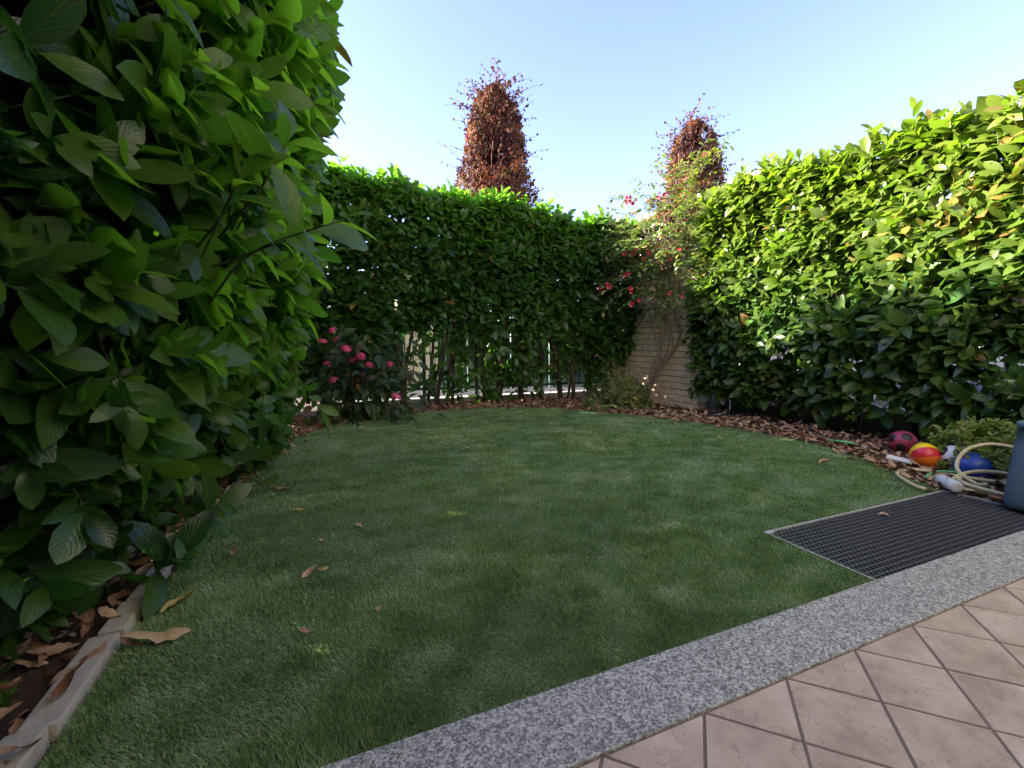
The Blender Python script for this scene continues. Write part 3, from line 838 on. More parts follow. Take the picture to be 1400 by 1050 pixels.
# ------------------------------------------------------------------ wall of long blocks by the vine
def block_wall():
    root = tag(empty("block_wall", (4.75, 5.3, 0)), "beige wall of long thin blocks behind the climbing vine stems", "wall")
    y0, y1, H = 4.46, 6.5, 1.90
    obj("mortar_core", box_mesh("mortar_core", 4.505, 4.70, y0 + .012, y1, -.05, H, M['mortar']), root)
    ch = 0.088
    variants = {}
    row = 0; z = 0.0
    while z < H - .02:
        y = y0 - (0.0 if row % 2 else random.uniform(.12, .3))
        while y < y1:
            ln = random.uniform(.45, .95)
            a, b = max(y, y0), min(y + ln - .006, y1)
            if b - a > .05:
                pr = random.uniform(-.007, .007)
                me = box_mesh("block", 4.48 + pr, 4.58, a, b, z + .0035, z + ch - .0035, M['block'], .006, 1)
                obj("block", me, root)
            y += ln
        # short returns on the end facing the lawn
        obj("block", box_mesh("block_end", 4.595, 4.705, y0 + random.uniform(-.004, .004), y0 + .09, z + .0035, z + ch - .0035, M['block'], .005, 1), root)
        z += ch; row += 1
    obj("coping", box_mesh("coping", 4.46, 4.73, y0 - .02, y1, H, H + .05, M['concrete'], .008, 1), root)
block_wall()

# low wall and wire fence behind the right hedge
def wire_fence():
    root = tag(empty("wire_fence", (5.18, 1.6, 0)), "dark wire mesh fence on a low concrete wall behind the right hedge", "fence")
    obj("low_wall", box_mesh("low_wall", 5.08, 5.24, -2.5, 4.40, -.03, .26, M['concrete'], .008), root)
    obj("low_wall", box_mesh("low_wall", 4.73, 5.075, 4.40, 4.52, -.03, .55, M['concrete'], .008), root)
    for i in range(5):
        y = 4.3 - i * 1.5
        obj("post", box_mesh("post", 5.14, 5.18, y - .02, y + .02, .262, 1.35, M['fence_green']), root)
    V, F = [], []
    for y in np.arange(-1.7, 4.28, .05):
        v, f = box_vf(5.158, 5.162, y - .002, y + .002, .28, 1.3); F += [tuple(i + len(V) for i in q) for q in f]; V += v
    for z in np.arange(.30, 1.31, .05):
        v, f = box_vf(5.1625, 5.1665, -1.7, 4.28, z - .002, z + .002); F += [tuple(i + len(V) for i in q) for q in f]; V += v
    tag(obj("wire_mesh", mesh("wire_mesh", V, F, M['fence_green']), root), kind="stuff")
wire_fence()

# back fence with bars, kerb and teal screen panels
def back_fence():
    root = tag(empty("bar_fence", (2, 6.6, 0)), "dark green metal bar fence on a pale kerb behind the back hedge trunks", "fence")
    obj("kerb", box_mesh("kerb", .05, 4.6, 6.52, 6.74, -.04, .075, M['white_kerb'], .01), root)
    obj("rail", box_mesh("rail", -2.2, 4.6, 6.615, 6.645, .20, .235, M['fence_green']), root)
    obj("rail", box_mesh("rail", -2.2, 4.6, 6.615, 6.645, 1.28, 1.315, M['fence_green']), root)
    bar = box_mesh("bar", -.008, .008, -.008, .008, -.57, .57, M['fence_green'])
    post = box_mesh("post", -.028, .028, -.028, .028, 0, 1.36, M['fence_green'])
    for i in range(5):
        o = obj("post", post, root); o.location = (-1.9 + i * 1.6, 6.63, .074)
    for i in range(54):
        x = -2.1 + i * .125
        if min(abs(x - (-1.9 + q * 1.6)) for q in range(5)) < .05: continue
        o = obj("bar", bar, root); o.location = (x, 6.63, .77)
    for x0, x1, t in ((-2.0, .35, 0), (.40, 1.02, 0), (1.55, 2.0, 1), (2.015, 2.74, 0), (2.755, 3.45, 1), (3.465, 4.5, 0)):
        obj("screen_panel", box_mesh("screen_panel", x0, x1, 6.70, 6.708, .16 + .05 * t, 1.30, M['screen']), root)
back_fence()

# neighbouring houses, mostly hidden
def house(name, label, x0, x1, y0, y1, H, mat, roofmat, wins):
    root = tag(empty(name, ((x0 + x1) / 2, (y0 + y1) / 2, 0)), label, "house")
    obj("wall", box_mesh("wall", x0, x1, y0, y1, -.05, H, mat), root)
    obj("roof", box_mesh("roof", x0 - .3, x1 + .3, y0 - .3, y1 + .3, H + .002, H + .16, roofmat, .02), root)
    for (a, b, c, d) in wins:
        w = obj("window", box_mesh("window", a, b, y0 - .04, y0 - .003, c, d, M['white_kerb'], .005), root)
        o = bpy.data.objects.new("pane", box_mesh("pane", a + .06, b - .06, y0 - .052, y0 - .0405, c + .06, d - .06, M['glass'])); link(o, w)
house("garden_shed", "low cream rendered building glimpsed between the back trunks", 1.4, 3.2, 10.0, 13.0, 2.5, M['cream'], M['roof'], [(2.5, 3.0, 1.1, 1.9)])
house("neighbour_house", "peach coloured house whose eave peeps over the right hedge", 10.2, 16.0, 8.2, 13.0, 5.05, M['peach'], M['peach'], [(11, 12, 1, 2.3), (13, 14, 1, 2.3), (11, 12, 3.4, 4.6), (13, 14, 3.4, 4.6)])

def own_house():
    root = tag(empty("house", (1.5, -3, 0)), "unseen cream rendered house added along the back of the tiled patio", "house")
    obj("wall", box_mesh("wall", -3.2, 7.0, -6.0, -1.5, -.05, 7.0, M['house_render']), root)  # unseen wall, tall and pale to bounce sunlight onto the lawn
    obj("shade_slab", box_mesh("shade_slab", -3.2, .35, -1.497, .42, 2.75, 2.95, M['white_kerb'], .01), root)  # partial slab added out of view to shade the near left hedge
    obj("roof", box_mesh("roof", -3.6, 7.4, -6.4, -1.2, 7.002, 7.2, M['roof'], .02), root)
    d = obj("door", box_mesh("door", .6, 2.2, -1.495, -1.45, .01, 2.2, M['white_kerb'], .01), root)
    o = bpy.data.objects.new("pane", box_mesh("pane", .7, 2.1, -1.449, -1.44, .2, 2.1, M['glass'])); link(o, d)
own_house()

# ------------------------------------------------------------------ copper-leaved columnar trees
def copper_tree(x, y, H, rad, z0, label, seed):
    g = np.random.default_rng(seed)
    root = tag(empty("copper_tree", (x, y, 0)), label, "tree", "columnar copper trees beyond the hedge")
    tube("trunk", spline([(x, y, -.05), (x + .03, y, H * .3), (x - .02, y + .02, H * .6), (x, y, H * .95)], 16), np.linspace(.11, .012, 16), M['bark'], root, 9)
    n = 30000
    f = g.random(n) ** 0.9
    zz = z0 + (H - z0) * f
    def prof(f): return rad * np.interp(f, [0, .25, .5, .75, .9, 1.0], [1.0, .95, .82, .62, .42, .12])
    a = g.uniform(0, 2 * math.pi, n)
    ridge = 0.64 + 0.46 * vnoise(np.stack([np.cos(a) * 1.2 + x, np.sin(a) * 1.2, zz * 0.8], -1), 1.9) + .22 * vnoise(np.stack([np.cos(a) + x, np.sin(a), zz], -1), 5.0)
    r = prof(f) * ridge * (0.30 + 0.70 * g.random(n) ** .45)
    P = np.stack([x + r * np.cos(a), y + r * np.sin(a), zz], 1)
    clump = vnoise(P + seed, 3.2)
    keep = vnoise(P + seed + 50, 2.8) > .30
    rad_v = np.stack([np.cos(a), np.sin(a), np.zeros(n)], 1)
    ax = unit(rad_v * .7 + np.array([0, 0, .8]) + g.normal(0, .5, (n, 3)))
    L = dict(pos=P, axis=ax, nrm=rad_v + g.normal(0, .5, (n, 3)), len=g.uniform(.045, .085, n), wid=g.uniform(1.0, 1.6, n), tone=np.zeros(n), rnd=np.clip((clump - .5) * 1.9 + .5 + g.normal(0, .15, n), 0, 1), outer=np.ones(n))
    L = sub(L, keep)
    nc = 9000; fc_ = g.random(nc); ac = g.uniform(0, 2 * math.pi, nc); rc = prof(fc_) * .5 * np.sqrt(g.random(nc)); zc_ = z0 + (H - .15 - z0) * fc_
    L = cat(L, dict(pos=np.stack([x + rc * np.cos(ac), y + rc * np.sin(ac), zc_], 1), axis=g.normal(size=(nc, 3)), nrm=g.normal(size=(nc, 3)), len=g.uniform(.08, .14, nc), wid=g.uniform(1.2, 1.8, nc), tone=np.zeros(nc), rnd=g.uniform(0, .3, nc), outer=np.ones(nc)))
    # wispy shoots leaving the outline
    tw = []; TV, TF = [], []
    for i in range(170):
        f0 = g.random() ** .5; aa = g.uniform(0, 2 * math.pi); rr = prof(np.array(f0)) * .8
        p0 = np.array([x + rr * math.cos(aa), y + rr * math.sin(aa), z0 + (H - z0) * f0])
        ln = g.uniform(.15, .42) * rad; d = unit(np.array([math.cos(aa) * (.5 + .5 * (1 - f0)), math.sin(aa) * (.5 + .5 * (1 - f0)), .6 + .5 * f0]))
        cv = g.uniform(-.2, .9); sw = g.normal(size=3)
        d = unit(d + g.normal(0, .3, 3))
        pts = [p0 + d * ln * s + np.array([math.cos(aa), math.sin(aa), -.3]) * (s ** 2) * ln * cv + sw * math.sin(s * 4) * ln * .12 for s in np.linspace(0, 1.25, 7)]
        v, fc = tube_vf(pts, np.linspace(.006, .0025, 7), 3, False); TF += [tuple(q + len(TV) for q in ff) for ff in fc]; TV += [tuple(q) for q in v]
        tw += [pts[k] + g.normal(0, .006, 3) for k in (1, 2, 2, 3, 3, 3, 4, 4, 5, 6)]
    tw = np.array(tw); m = len(tw)
    L2 = dict(pos=tw, axis=g.normal(size=(m, 3)), nrm=g.normal(size=(m, 3)), len=g.uniform(.05, .085, m), wid=g.uniform(1.0, 1.4, m), tone=np.zeros(m), rnd=g.uniform(.1, .45, m), outer=np.ones(m))
    for i in range(12):                       # limbs showing through the leaves
        aa = i * 2.4; q0 = g.uniform(.1, .5); q1 = min(.97, q0 + g.uniform(.3, .5))
        lp = []
        for q in np.linspace(q0, q1, 7):
            rr = prof(np.array(q)) * (.35 + .6 * (q - q0) / (q1 - q0)); lp.append((x + rr * math.cos(aa) + g.normal(0, .03), y + rr * math.sin(aa) + g.normal(0, .03), z0 + (H - z0) * q))
        tube("branch", spline(lp, 16), np.linspace(.022, .006, 16), M['limb'], root, 6)
    tag(obj("crown", leaf_mesh("crown", cat(L, L2), SMALL, M['copper']), root), kind="stuff")
    tag(obj("twigs", mesh("twigs", TV, TF, M['bark'], smooth=True), root), kind="stuff")
copper_tree(3.36, 9.0, 6.15, .98, 2.0, "taller copper red columnar tree above the middle of the back hedge", 3)
copper_tree(7.80, 8.05, 5.85, .95, 2.0, "shorter copper red columnar tree behind the red flowering vine", 8)

# ------------------------------------------------------------------ climbing vine with red flowers
def trumpet_mesh():
    V, F = [], []
    prof = [(.006, 0), (.009, .03), (.016, .06), (.022, .075)]
    n = 10
    for r, z in prof:
        for k in range(n):
            a = 2 * math.pi * k / n; V.append((r * math.cos(a), r * math.sin(a), z))
    for k in range(n):
        a = 2 * math.pi * k / n; rr = .045 if k % 2 == 0 else .026
        V.append((rr * math.cos(a), rr * math.sin(a), .082 if k % 2 else .074))
    for i in range(4):
        for k in range(n):
            k2 = (k + 1) % n; F.append((i * n + k, i * n + k2, (i + 1) * n + k2, (i + 1) * n + k))
    return mesh("flower", V, F, M['flower_red'], smooth=True)

def vine():
    root = tag(empty("climbing_vine", (4.40, 5.25, 0)), "climbing vine with bare arching stems and red trumpet flowers against the wall", "vine")
    b = np.array([4.30, 5.22, 0.0])
    ends = [(4.46, 5.9, 1.6), (4.52, 5.15, 1.9), (4.52, 5.0, 2.0), (4.5, 4.9, 1.9), (4.54, 4.82, 1.8), (4.5, 5.3, 2.0), (4.56, 4.75, 1.7), (4.5, 5.1, 2.2)]
    mids = [(4.47, 5.72, .62), (4.47, 4.98, .8), (4.5, 4.86, .9), (4.5, 4.80, .85), (4.53, 4.70, 1.0), (4.46, 5.02, .7), (4.55, 4.72, .95), (4.5, 4.95, 1.1)]
    for i, (e, m) in enumerate(zip(ends, mids)):
        e = (e[0] - .12, e[1], e[2]); m = (m[0] - .10, m[1], m[2])
        s = b + np.array([random.uniform(-.04, .04), random.uniform(-.06, .06), 0])
        k = (s + np.array(m)) / 2 + np.array([-.02, .05 if i else .12, -.05])
        tube("stem", spline([s, k, m, ((np.array(m) + np.array(e)) / 2 + np.array([-.02, .06, 0])), e, np.array(e) + np.array([-.25, random.uniform(-.3, .3), .6])], 26), np.linspace(.013, .005, 26), M['vine_bark'], root, 7)
    # arching shoots with pinnate leaves
    g = np.random.default_rng(21)
    n = 470
    c0 = np.array([4.42, 5.2, 2.2])
    th = g.uniform(0, 2 * math.pi, n); rr = g.random(n) ** .55
    P = np.stack([c0[0] + np.cos(th) * rr * .55 - .05, c0[1] + np.sin(th) * rr * .85, c0[2] + g.normal(0, .50, n) * (1.15 - .3 * rr)], 1)
    # a few tall shoots above
    up = g.random(n) < .10
    P[up] = np.stack([g.normal(4.75, .22, up.sum()), g.normal(4.95, .22, up.sum()), g.uniform(2.7, 3.45, up.sum())], 1)
    P[:, 2] = np.clip(P[:, 2], 1.42, 3.5)
    out = P - c0; D = unit(out * np.array([1, 1, .5]) + np.array([-.25, 0, .35]) + g.normal(0, .35, (n, 3)))
    Ls = []
    nl = 9
    axl = []
    for i in range(nl):
        f = i / (nl - 1)
        s = .30 * f
        p = P + D * s + np.array([0, 0, -.16]) * (f * f)
        side = unit(np.cross(D, [0, 0, 1])) * (1 if i % 2 else -1)
        ax = unit(side * (1 - .6 * (i == nl - 1)) + D * .55 + np.array([0, 0, -.25]) + g.normal(0, .2, (n, 3)))
        tn = np.clip(.22 + .3 * (P[:, 2] - 2) + g.normal(0, .2, n), 0, 1.1); dr = g.random(n) < .08; tn[dr] = -g.uniform(.3, .9, dr.sum())
        Ls.append(dict(pos=p, axis=ax, nrm=g.normal(0, .3, (n, 3)) + np.array([-.3, -.2, 1]), len=g.uniform(.06, .095, n), wid=g.uniform(.9, 1.3, n), tone=tn, rnd=g.random(n), outer=np.ones(n)))
    L = cat(*Ls)
    sel = pick(L, 290, 5)
    leaf_objects(sub(L, sel), SMALL, M['vine_leaf'], root)
    tag(obj("foliage", leaf_mesh("foliage", sub(L, ~sel), SMALL, M['vine_leaf']), root), kind="stuff")
    tag(obj("twigs", twig_mesh("twigs", P, D, .2, .0035, M['vine_bark']), root), kind="stuff")
    # flowers, a few per cluster
    fm = trumpet_mesh()
    def px(x, y, d):
        r = FW + RT * (x - 700) / FPX - UP * (y - 525) / FPX
        return np.array([0, 0, CAM_H]) + r * d
    spots = [(865, 278, 6.3, 4), (862, 272, 6.3, 3), (893, 274, 6.5, 2), (908, 268, 6.4, 3), (963, 215, 6.6, 4), (870, 343, 6.0, 3), (887, 351, 6.0, 3), (829, 392, 5.7, 3), (862, 395, 5.8, 2), (871, 413, 5.7, 3), (906, 337, 6.2, 2), (935, 338, 6.0, 2), (855, 377, 5.9, 2), (923, 403, 5.6, 2), (913, 355, 6.0, 2), (860, 346, 6.1, 2), (905, 292, 6.3, 2), (940, 300, 6.2, 2)]
    for x, y, d, k in spots:
        p = px(x, y, d)
        for j in range(k):
            o = obj("flower", fm, root)
            q = Vector((-.5 + random.uniform(-.9, .6), -.5 + random.uniform(-.8, .6), random.uniform(-.5, .6))).to_track_quat('Z', 'Y')
            s = random.uniform(.7, .95)
            o.matrix_basis = Matrix.LocRotScale(Vector(p) + Vector((random.uniform(-.045, .045), random.uniform(-.045, .045), random.uniform(-.04, .04))), q, Vector((s, s, s)))
vine()

# ------------------------------------------------------------------ bush with crimson flower heads
def flower_head_mesh(seed):
    g = np.random.default_rng(seed); V, F = [], []
    for i in range(80):
        a = g.uniform(0, 2 * math.pi); b = math.acos(g.uniform(.05, 1)) if i > 9 else g.uniform(0, .5); r = .045
        c = np.array([r * math.sin(b) * math.cos(a), r * math.sin(b) * math.sin(a), r * .55 * math.cos(b)])
        nrm = unit(c * np.array([1, 1, 2])); e1 = unit(np.cross(nrm, g.normal(size=3))); e2 = np.cross(nrm, e1)
        s = g.uniform(.011, .016)
        i0 = len(V)
        V.append(c + nrm * .001)
        for k in range(8):
            rr = s if k % 2 == 0 else s * .45; an = k * math.pi / 4
            V.append(c + (e1 * math.cos(an) + e2 * math.sin(an)) * rr + nrm * (.003 if k % 2 == 0 else 0))
        F += [(i0, i0 + 1 + k, i0 + 1 + (k + 1) % 8) for k in range(8)]
    return mesh("flower_head", V, F, M['flower_pink'])

def flowering_bush():
    c = np.array([.30, 5.45, 0])
    root = tag(empty("flowering_bush", tuple(c)), "leafy bush with crimson flower heads at the left back corner of the lawn", "bush")
    g = np.random.default_rng(4)
    def px(x, y, v):
        r = FW + RT * (x - 700) / FPX - UP * (y - 525) / FPX
        return np.array([0, 0, CAM_H]) + r * (v / r[1])
    heads = [(454, 452), (441, 467), (461, 464), (473, 477), (493, 487), (484, 493), (505, 499), (532, 498), (494, 511), (456, 520), (542, 542), (447, 498)]
    hm = [flower_head_mesh(i) for i in range(3)]
    for i, (x, y) in enumerate(heads):
        p = px(x, y, 5.0 + .12 * (i % 3))
        base = c + np.array([g.normal(0, .1), g.normal(0, .08), 0])
        m = (p + base) / 2 + np.array([g.normal(0, .05), .05, .08])
        tube("stem", spline([base, m, p], 10), np.linspace(.007, .003, 10), M['twig'], root, 5)
        o = obj("flower_head", hm[i % 3], root)
        s = g.uniform(.95, 1.25)
        o.matrix_basis = Matrix.LocRotScale(Vector(p), Vector((g.normal(0, .35), -.5 + g.normal(0, .2), 1)).to_track_quat('Z', 'Y'), Vector((s, s, s)))
    n = 520
    P = c + np.stack([g.normal(0, .30, n), g.normal(-.05, .2, n), np.abs(g.normal(.42, .28, n))], 1)
    P[:, 2] = np.clip(P[:, 2], .06, 1.0)
    ax = unit((P - (c + np.array([0, .1, .4]))) * np.array([1, 1, .5]) + g.normal(0, .35, (n, 3)) + np.array([0, -.2, -.1]))
    tn = np.clip(g.normal(.15, .25, n), 0, 1); dr = g.random(n) < .06; tn[dr] = -g.uniform(.3, .8, dr.sum())
    L = dict(pos=P, axis=ax, nrm=g.normal(0, .35, (n, 3)) + np.array([0, -.4, 1]), len=g.uniform(.11, .18, n), wid=g.uniform(.8, 1.05, n), tone=tn, rnd=g.random(n), outer=np.ones(n))
    sel = pick(L, 280, 5)
    leaf_objects(sub(L, sel), BROAD, M['bush_leaf'], root)
    tag(obj("foliage", leaf_mesh("foliage", sub(L, ~sel), BROAD, M['bush_leaf']), root), kind="stuff")
flowering_bush()

# ------------------------------------------------------------------ low small-leaved shrubs
def low_shrub(label, c, rx, ry, h, n, tone, seed, size=(.03, .05), cut=None, nleaf=6):
    root = tag(empty("low_shrub", c), label, "shrub")
    g = np.random.default_rng(seed); c = np.array(c)
    th = g.uniform(0, 2 * math.pi, n); cz = g.uniform(-.15, 1, n); s = np.sqrt(1 - np.clip(cz, 0, 1) ** 2)
    rr = .55 + .45 * g.random(n) ** .4
    d = np.stack([np.cos(th) * s, np.sin(th) * s, np.clip(cz, 0, 1)], 1)
    bump = .75 + .5 * vnoise(d * 1.0 + seed, 3.0)
    P = c + d * np.array([rx, ry, h]) * (rr * bump)[:, None]; P[:, 2] = np.maximum(P[:, 2], .03)
    D = unit(d + g.normal(0, .35, (n, 3)) + np.array([0, 0, .35]))
    L = shoots(P, D, nleaf, g.uniform(*size, n), stem=.04, tone=np.clip(g.normal(tone, .2, n), 0, 1), tone_sd=.2, dry=.05, upw=.5)
    tag(obj("foliage", leaf_mesh("foliage", L, SMALL, M['small_leaf']), root), kind="stuff")
    for i in range(9):
        k = g.integers(0, n)
        tube("stem", spline([c + g.normal(0, .03, 3) * np.array([1, 1, 0]), (c + P[k]) / 2 + np.array([0, 0, -.02]), P[k]], 6), np.linspace(.007, .003, 6), M['bark'], root, 5)
low_shrub("low yellowish green shrub at the foot of the climbing vine", (3.78, 5.12, 0), .46, .34, .46, 620, .42, 31)
low_shrub("pale green small leaved shrub above the rainbow ball", (4.22, 1.52, .0), .27, .26, .34, 430, .85, 32, (.035, .055))
low_shrub("yellow green shrub under the right hedge beside the blue grey container", (4.25, 1.22, .0), .30, .26, .40, 300, .75, 33, (.035, .055))

# ------------------------------------------------------------------ stone edging on the left
def stone_edging():
    root = tag(empty("stone_edging", (-.65, 2.0, 0)), "narrow stone edging between the left hedge bed and the lawn", "edging")
    y = .78
    cuts = [(.95, 1.0), (1.26, .98), (1.62, 1.0), (1.80, .9), (1.93, .75), (2.08, .8), (2.24, .7), (2.42, .75), (2.66, .7), (2.86, .65), (3.10, .6), (3.3, .6)]
    for i, (y1, wf) in enumerate(cuts):
        xo = np.interp((y + y1) / 2, [1.0, 2.2, 3.4], [-.615, -.60, -.53]) + random.uniform(-.006, .006) * (1 + 2 * (y > 1.8))
        w = .076 * wf
        me = box_mesh("stone", -w / 2, w / 2, -(y1 - y) / 2 + .003, (y1 - y) / 2 - .003, -.06, .034 + random.uniform(-.006, .008), M['kerb_stone'], .006, 2)
        o = obj("stone", me, root)
        o.matrix_basis = Matrix.LocRotScale(Vector((xo - .040, (y + y1) / 2, 0)), Matrix.Rotation(random.uniform(-.03, .03) * (1 + 2.5 * (y > 1.8)), 3, 'Z').to_quaternion(), Vector((1, 1, 1)))
        y = y1
stone_edging()

# ------------------------------------------------------------------ leaf litter in the beds
def litter():
    g = np.random.default_rng(77)
    pts = []
    # distance outside the lawn outline decides how thick the litter lies
    n = 60000
    x = g.uniform(-1.3, 5.0, n); y = g.uniform(1.0, 6.5, n)
    ins = in_poly(x, y, LP)
    d = np.full(n, 9.0)
    for i in range(len(LP)):
        a, b = LP[i], LP[(i + 1) % len(LP)]
        ab = b - a; t = np.clip(((x - a[0]) * ab[0] + (y - a[1]) * ab[1]) / (ab @ ab), 0, 1)
        d = np.minimum(d, np.hypot(x - a[0] - ab[0] * t, y - a[1] - ab[1] * t))
    sd_ = np.where(ins, -d, d)
    right = (x > 2.0)
    p = np.where(sd_ > 0, np.exp(-sd_ / .45) * .42, np.exp(sd_ / .05) * .12)
    p[(x < -.2) & (y < 3.6)] *= .7
    p[(sd_ < 0) & (x < 0.2) & (y < 4)] *= .05
    p[(x > GX0 - .05) & (x < GX1 + .02) & (y < GY1 + .02)] = 0
    p[(sd_ < 0) & (y < 1.7) & (x < 3.4)] = 0
    p[(sd_ < .09) & (x < 0) & (y < 2.4)] *= .08
    k = g.random(n) < p
    x, y, s = x[k], y[k], sd_[k]; m = len(x)
    hgt = np.where((x < -.6) & (s < .1) & (s > 0), .035, .002) + np.clip(s, 0, .3) * .10 * g.random(m) + .012 * g.random(m) + .014 * (s < 0)
    ang = g.uniform(0, 2 * math.pi, m)
    ax = np.stack([np.cos(ang), np.sin(ang), g.normal(0, .22, m)], 1)
    far_red = (y > 4.6)
    rv = np.clip(g.normal(.60, .20, m) - .06 * far_red, 0, .93)
    L = dict(pos=np.stack([x, y, hgt], 1), axis=ax, nrm=g.normal(0, .35, (m, 3)) + np.array([0, 0, 1]), len=g.uniform(.05, .115, m), wid=g.uniform(.7, 1.1, m), tone=np.zeros(m), rnd=rv, outer=np.ones(m))
    print("litter", m)
    sel = pick(L, 300, 6)
    leaf_objects(sub(L, sel), DRY, M['dry'], bed, "fallen_leaf")
    tag(obj("leaf_litter", leaf_mesh("leaf_litter", sub(L, ~sel), DRY, M['dry']), bed), kind="stuff")
litter()

# ------------------------------------------------------------------ single leaves lying on the lawn
def lawn_leaf(label, x, y, ln, wid, rnd, rz, t, z=.019, extra=None, lift=0.0):
    tv, tf, tu = DRY[t]
    V = tv * np.array([wid, 1, 1])
    V = V - np.array([0, .5, 0]); V[:, 2] -= V[:, 2].min() * 1.0
    me = mesh("fallen_leaf", V * ln, tf, M['dry'], uv=tu, smooth=True)
    o = obj("fallen_leaf", me, None, (0, rnd, 0, 1))
    o.location = (x, y, z); o.rotation_euler = (random.uniform(-.08, .08), random.uniform(-.12, .12), rz)
    return tag(o, label, "leaf", "fallen leaves on the lawn")
LL = [("large tan dry leaf on the turf beside the left stone edging", -.50, 1.53, .165, .8, .92, R(-78), 1),
      ("curled yellow leaf near the edging, behind the large tan leaf", -.505, 1.735, .12, .45, .99, R(-50), 0),
      ("torn brown and yellow leaf on the left middle of the lawn", -.095, 1.785, .085, .9, .80, R(-60), 3),
      ("green yellow tipped fragment touching the torn brown leaf", -.055, 1.80, .05, .9, 1.0, R(-100), 4),
      ("small pale brown leaf behind the torn leaf, near the left sprigs", .10, 2.18, .05, 1.4, .78, R(30), 0),
      ("small pinkish crumpled leaf in the middle foreground of the lawn", .113, 1.448, .032, 1.8, .62, R(10), 2),
      ("small dull brown leaf left of the pinkish crumpled leaf", -.095, 1.41, .045, 1.4, .40, R(80), 3),
      ("orange brown leaf standing by the low laurel sprigs", -.41, 2.08, .06, 1.3, .5, R(20), 2),
      ("tiny pale leaf scrap on the turf left of centre", -.063, 2.08, .025, 1.6, .85, R(70), 0),
      ("long curled brown leaf at the left lawn edge below the lobed leaf", -.385, 3.09, .11, .8, .70, R(80), 1),
      ("thin twig-like brown leaf at the left lawn edge", -.285, 2.89, .11, .4, .66, R(65), 0),
      ("small yellow green leaf on the turf near the left edge", -.184, 2.516, .06, .6, 1.0, R(75), 4),
      ("pale leaf lying alone at the far left of the lawn", .29, 4.62, .07, 1.0, .85, R(15), 0),
      ("tan leaf in the far left part of the lawn", .98, 4.11, .07, 1.1, .74, R(120), 2),
      ("small beige leaf in the far centre of the lawn", 1.045, 3.49, .05, 1.2, .82, R(40), 3),
      ("tiny leaf scrap right of the lawn centre", 1.97, 3.02, .035, 1.3, .72, R(100), 0),
      ("tan curled leaf on the right of the lawn facing the green stick", 3.356, 2.05, .10, 1.0, .72, R(70), 2),
      ("small tan leaf at the far right lawn edge", 3.34, 2.99, .07, 1.0, .72, R(150), 1),
      ("brown leaf on the turf below the block wall", 3.45, 3.61, .07, 1.0, .5, R(20), 3),
      ("small dark red leaf behind the corner of the metal grating", 2.21, 1.558, .035, 1.3, .02, R(40), 0)]
for l in LL: lawn_leaf(*l)
o = lawn_leaf("brown crumpled leaf lying on the metal grating", 2.634, 1.30, .055, 1.5, .78, R(30), 2, z=.006)

# lobed weed leaf by the left edge
def lobed_plant():
    root = tag(empty("lobed_weed", (-.62, 2.9, 0)), "weed with broad lobed pale leaf sticking out at the left lawn edge", "weed")
    out = [(0, 0), (.18, -.02), (.42, -.12), (.40, .12), (.56, .26), (.36, .42), (.34, .62), (.16, .66), (0, .95), (-.16, .66), (-.34, .62), (-.36, .42), (-.56, .26), (-.40, .12), (-.42, -.12), (-.18, -.02)]
    V = [(0, .3, .03)] + [(x, y, -.12 * (x * x) - .05 * y) for x, y in out]
    F = [(0, 1 + i, 1 + (i + 1) % len(out)) for i in range(len(out))]
    uv = [(x + .5, y) for x, y, z in V]
    me = mesh("leaf", V, F, M['ivy'], uv=uv, smooth=True)
    for (x, y, z, s, rz, rx, tn) in [(-.37, 2.32, .36, .14, -2.9, .85, .3), (-.29, 2.30, .24, .10, -2.4, .9, .9), (-.24, 2.26, .20, .085, -2.0, .6, .1), (-.45, 2.5, .30, .10, 1.0, .6, .2)]:
        o = obj("leaf", me, root, (tn, .5, 0, 1))
        o.matrix_basis = Matrix.LocRotScale(Vector((x, y, z)), (Matrix.Rotation(rz, 3, 'Z') @ Matrix.Rotation(rx, 3, 'X')).to_quaternion(), Vector((s, s, s)))
        tube("stem", spline([(-.62, 2.9, 0), ((x - .62) / 2, (y + 2.9) / 2, z * 1.05), (x, y, z)], 8), .0025, M['twig'], root, 5)
lobed_plant()

# ------------------------------------------------------------------ metal grating
def grating():
    root = tag(empty("metal_grating", ((GX0 + GX1) / 2, (GY0 + GY1) / 2, 0)), "dark metal floor grating over a light well beside the granite edging", "grating")
    fr = .008
    for nm, a in (("frame_side", (GX0, GX1, GY1 - fr, GY1)), ("frame_side", (GX0, GX0 + fr, GY0, GY1 - fr)), ("frame_side", (GX1 - fr, GX1, GY0, GY1 - fr))):
        obj(nm, box_mesh(nm, a[0], a[1], a[2], a[3], -.03, .005, M['galv']), root)
    obj("corner_bracket", box_mesh("corner_bracket", GX0 + .008, GX0 + .05, GY1 - .022, GY1 - .0082, -.004, .0045, M['galv']), root)
    nx, ny = 58, 17
    bx = box_mesh("bar", -.0042, .0042, GY0 + .002, GY1 - fr, -.025, 0.0, M['steel'])
    by = box_mesh("cross_bar", GX0 + fr, GX1 - fr, -.0034, .0034, -.025, .0012, M['steel'])
    for i in range(1, nx):
        o = obj("bar", bx, root); o.location.x += GX0 + fr + (GX1 - GX0 - 2 * fr) * i / nx
    for i in range(1, ny):
        o = obj("cross_bar", by, root); o.location.y += GY0 + (GY1 - fr - GY0) * i / ny
grating()

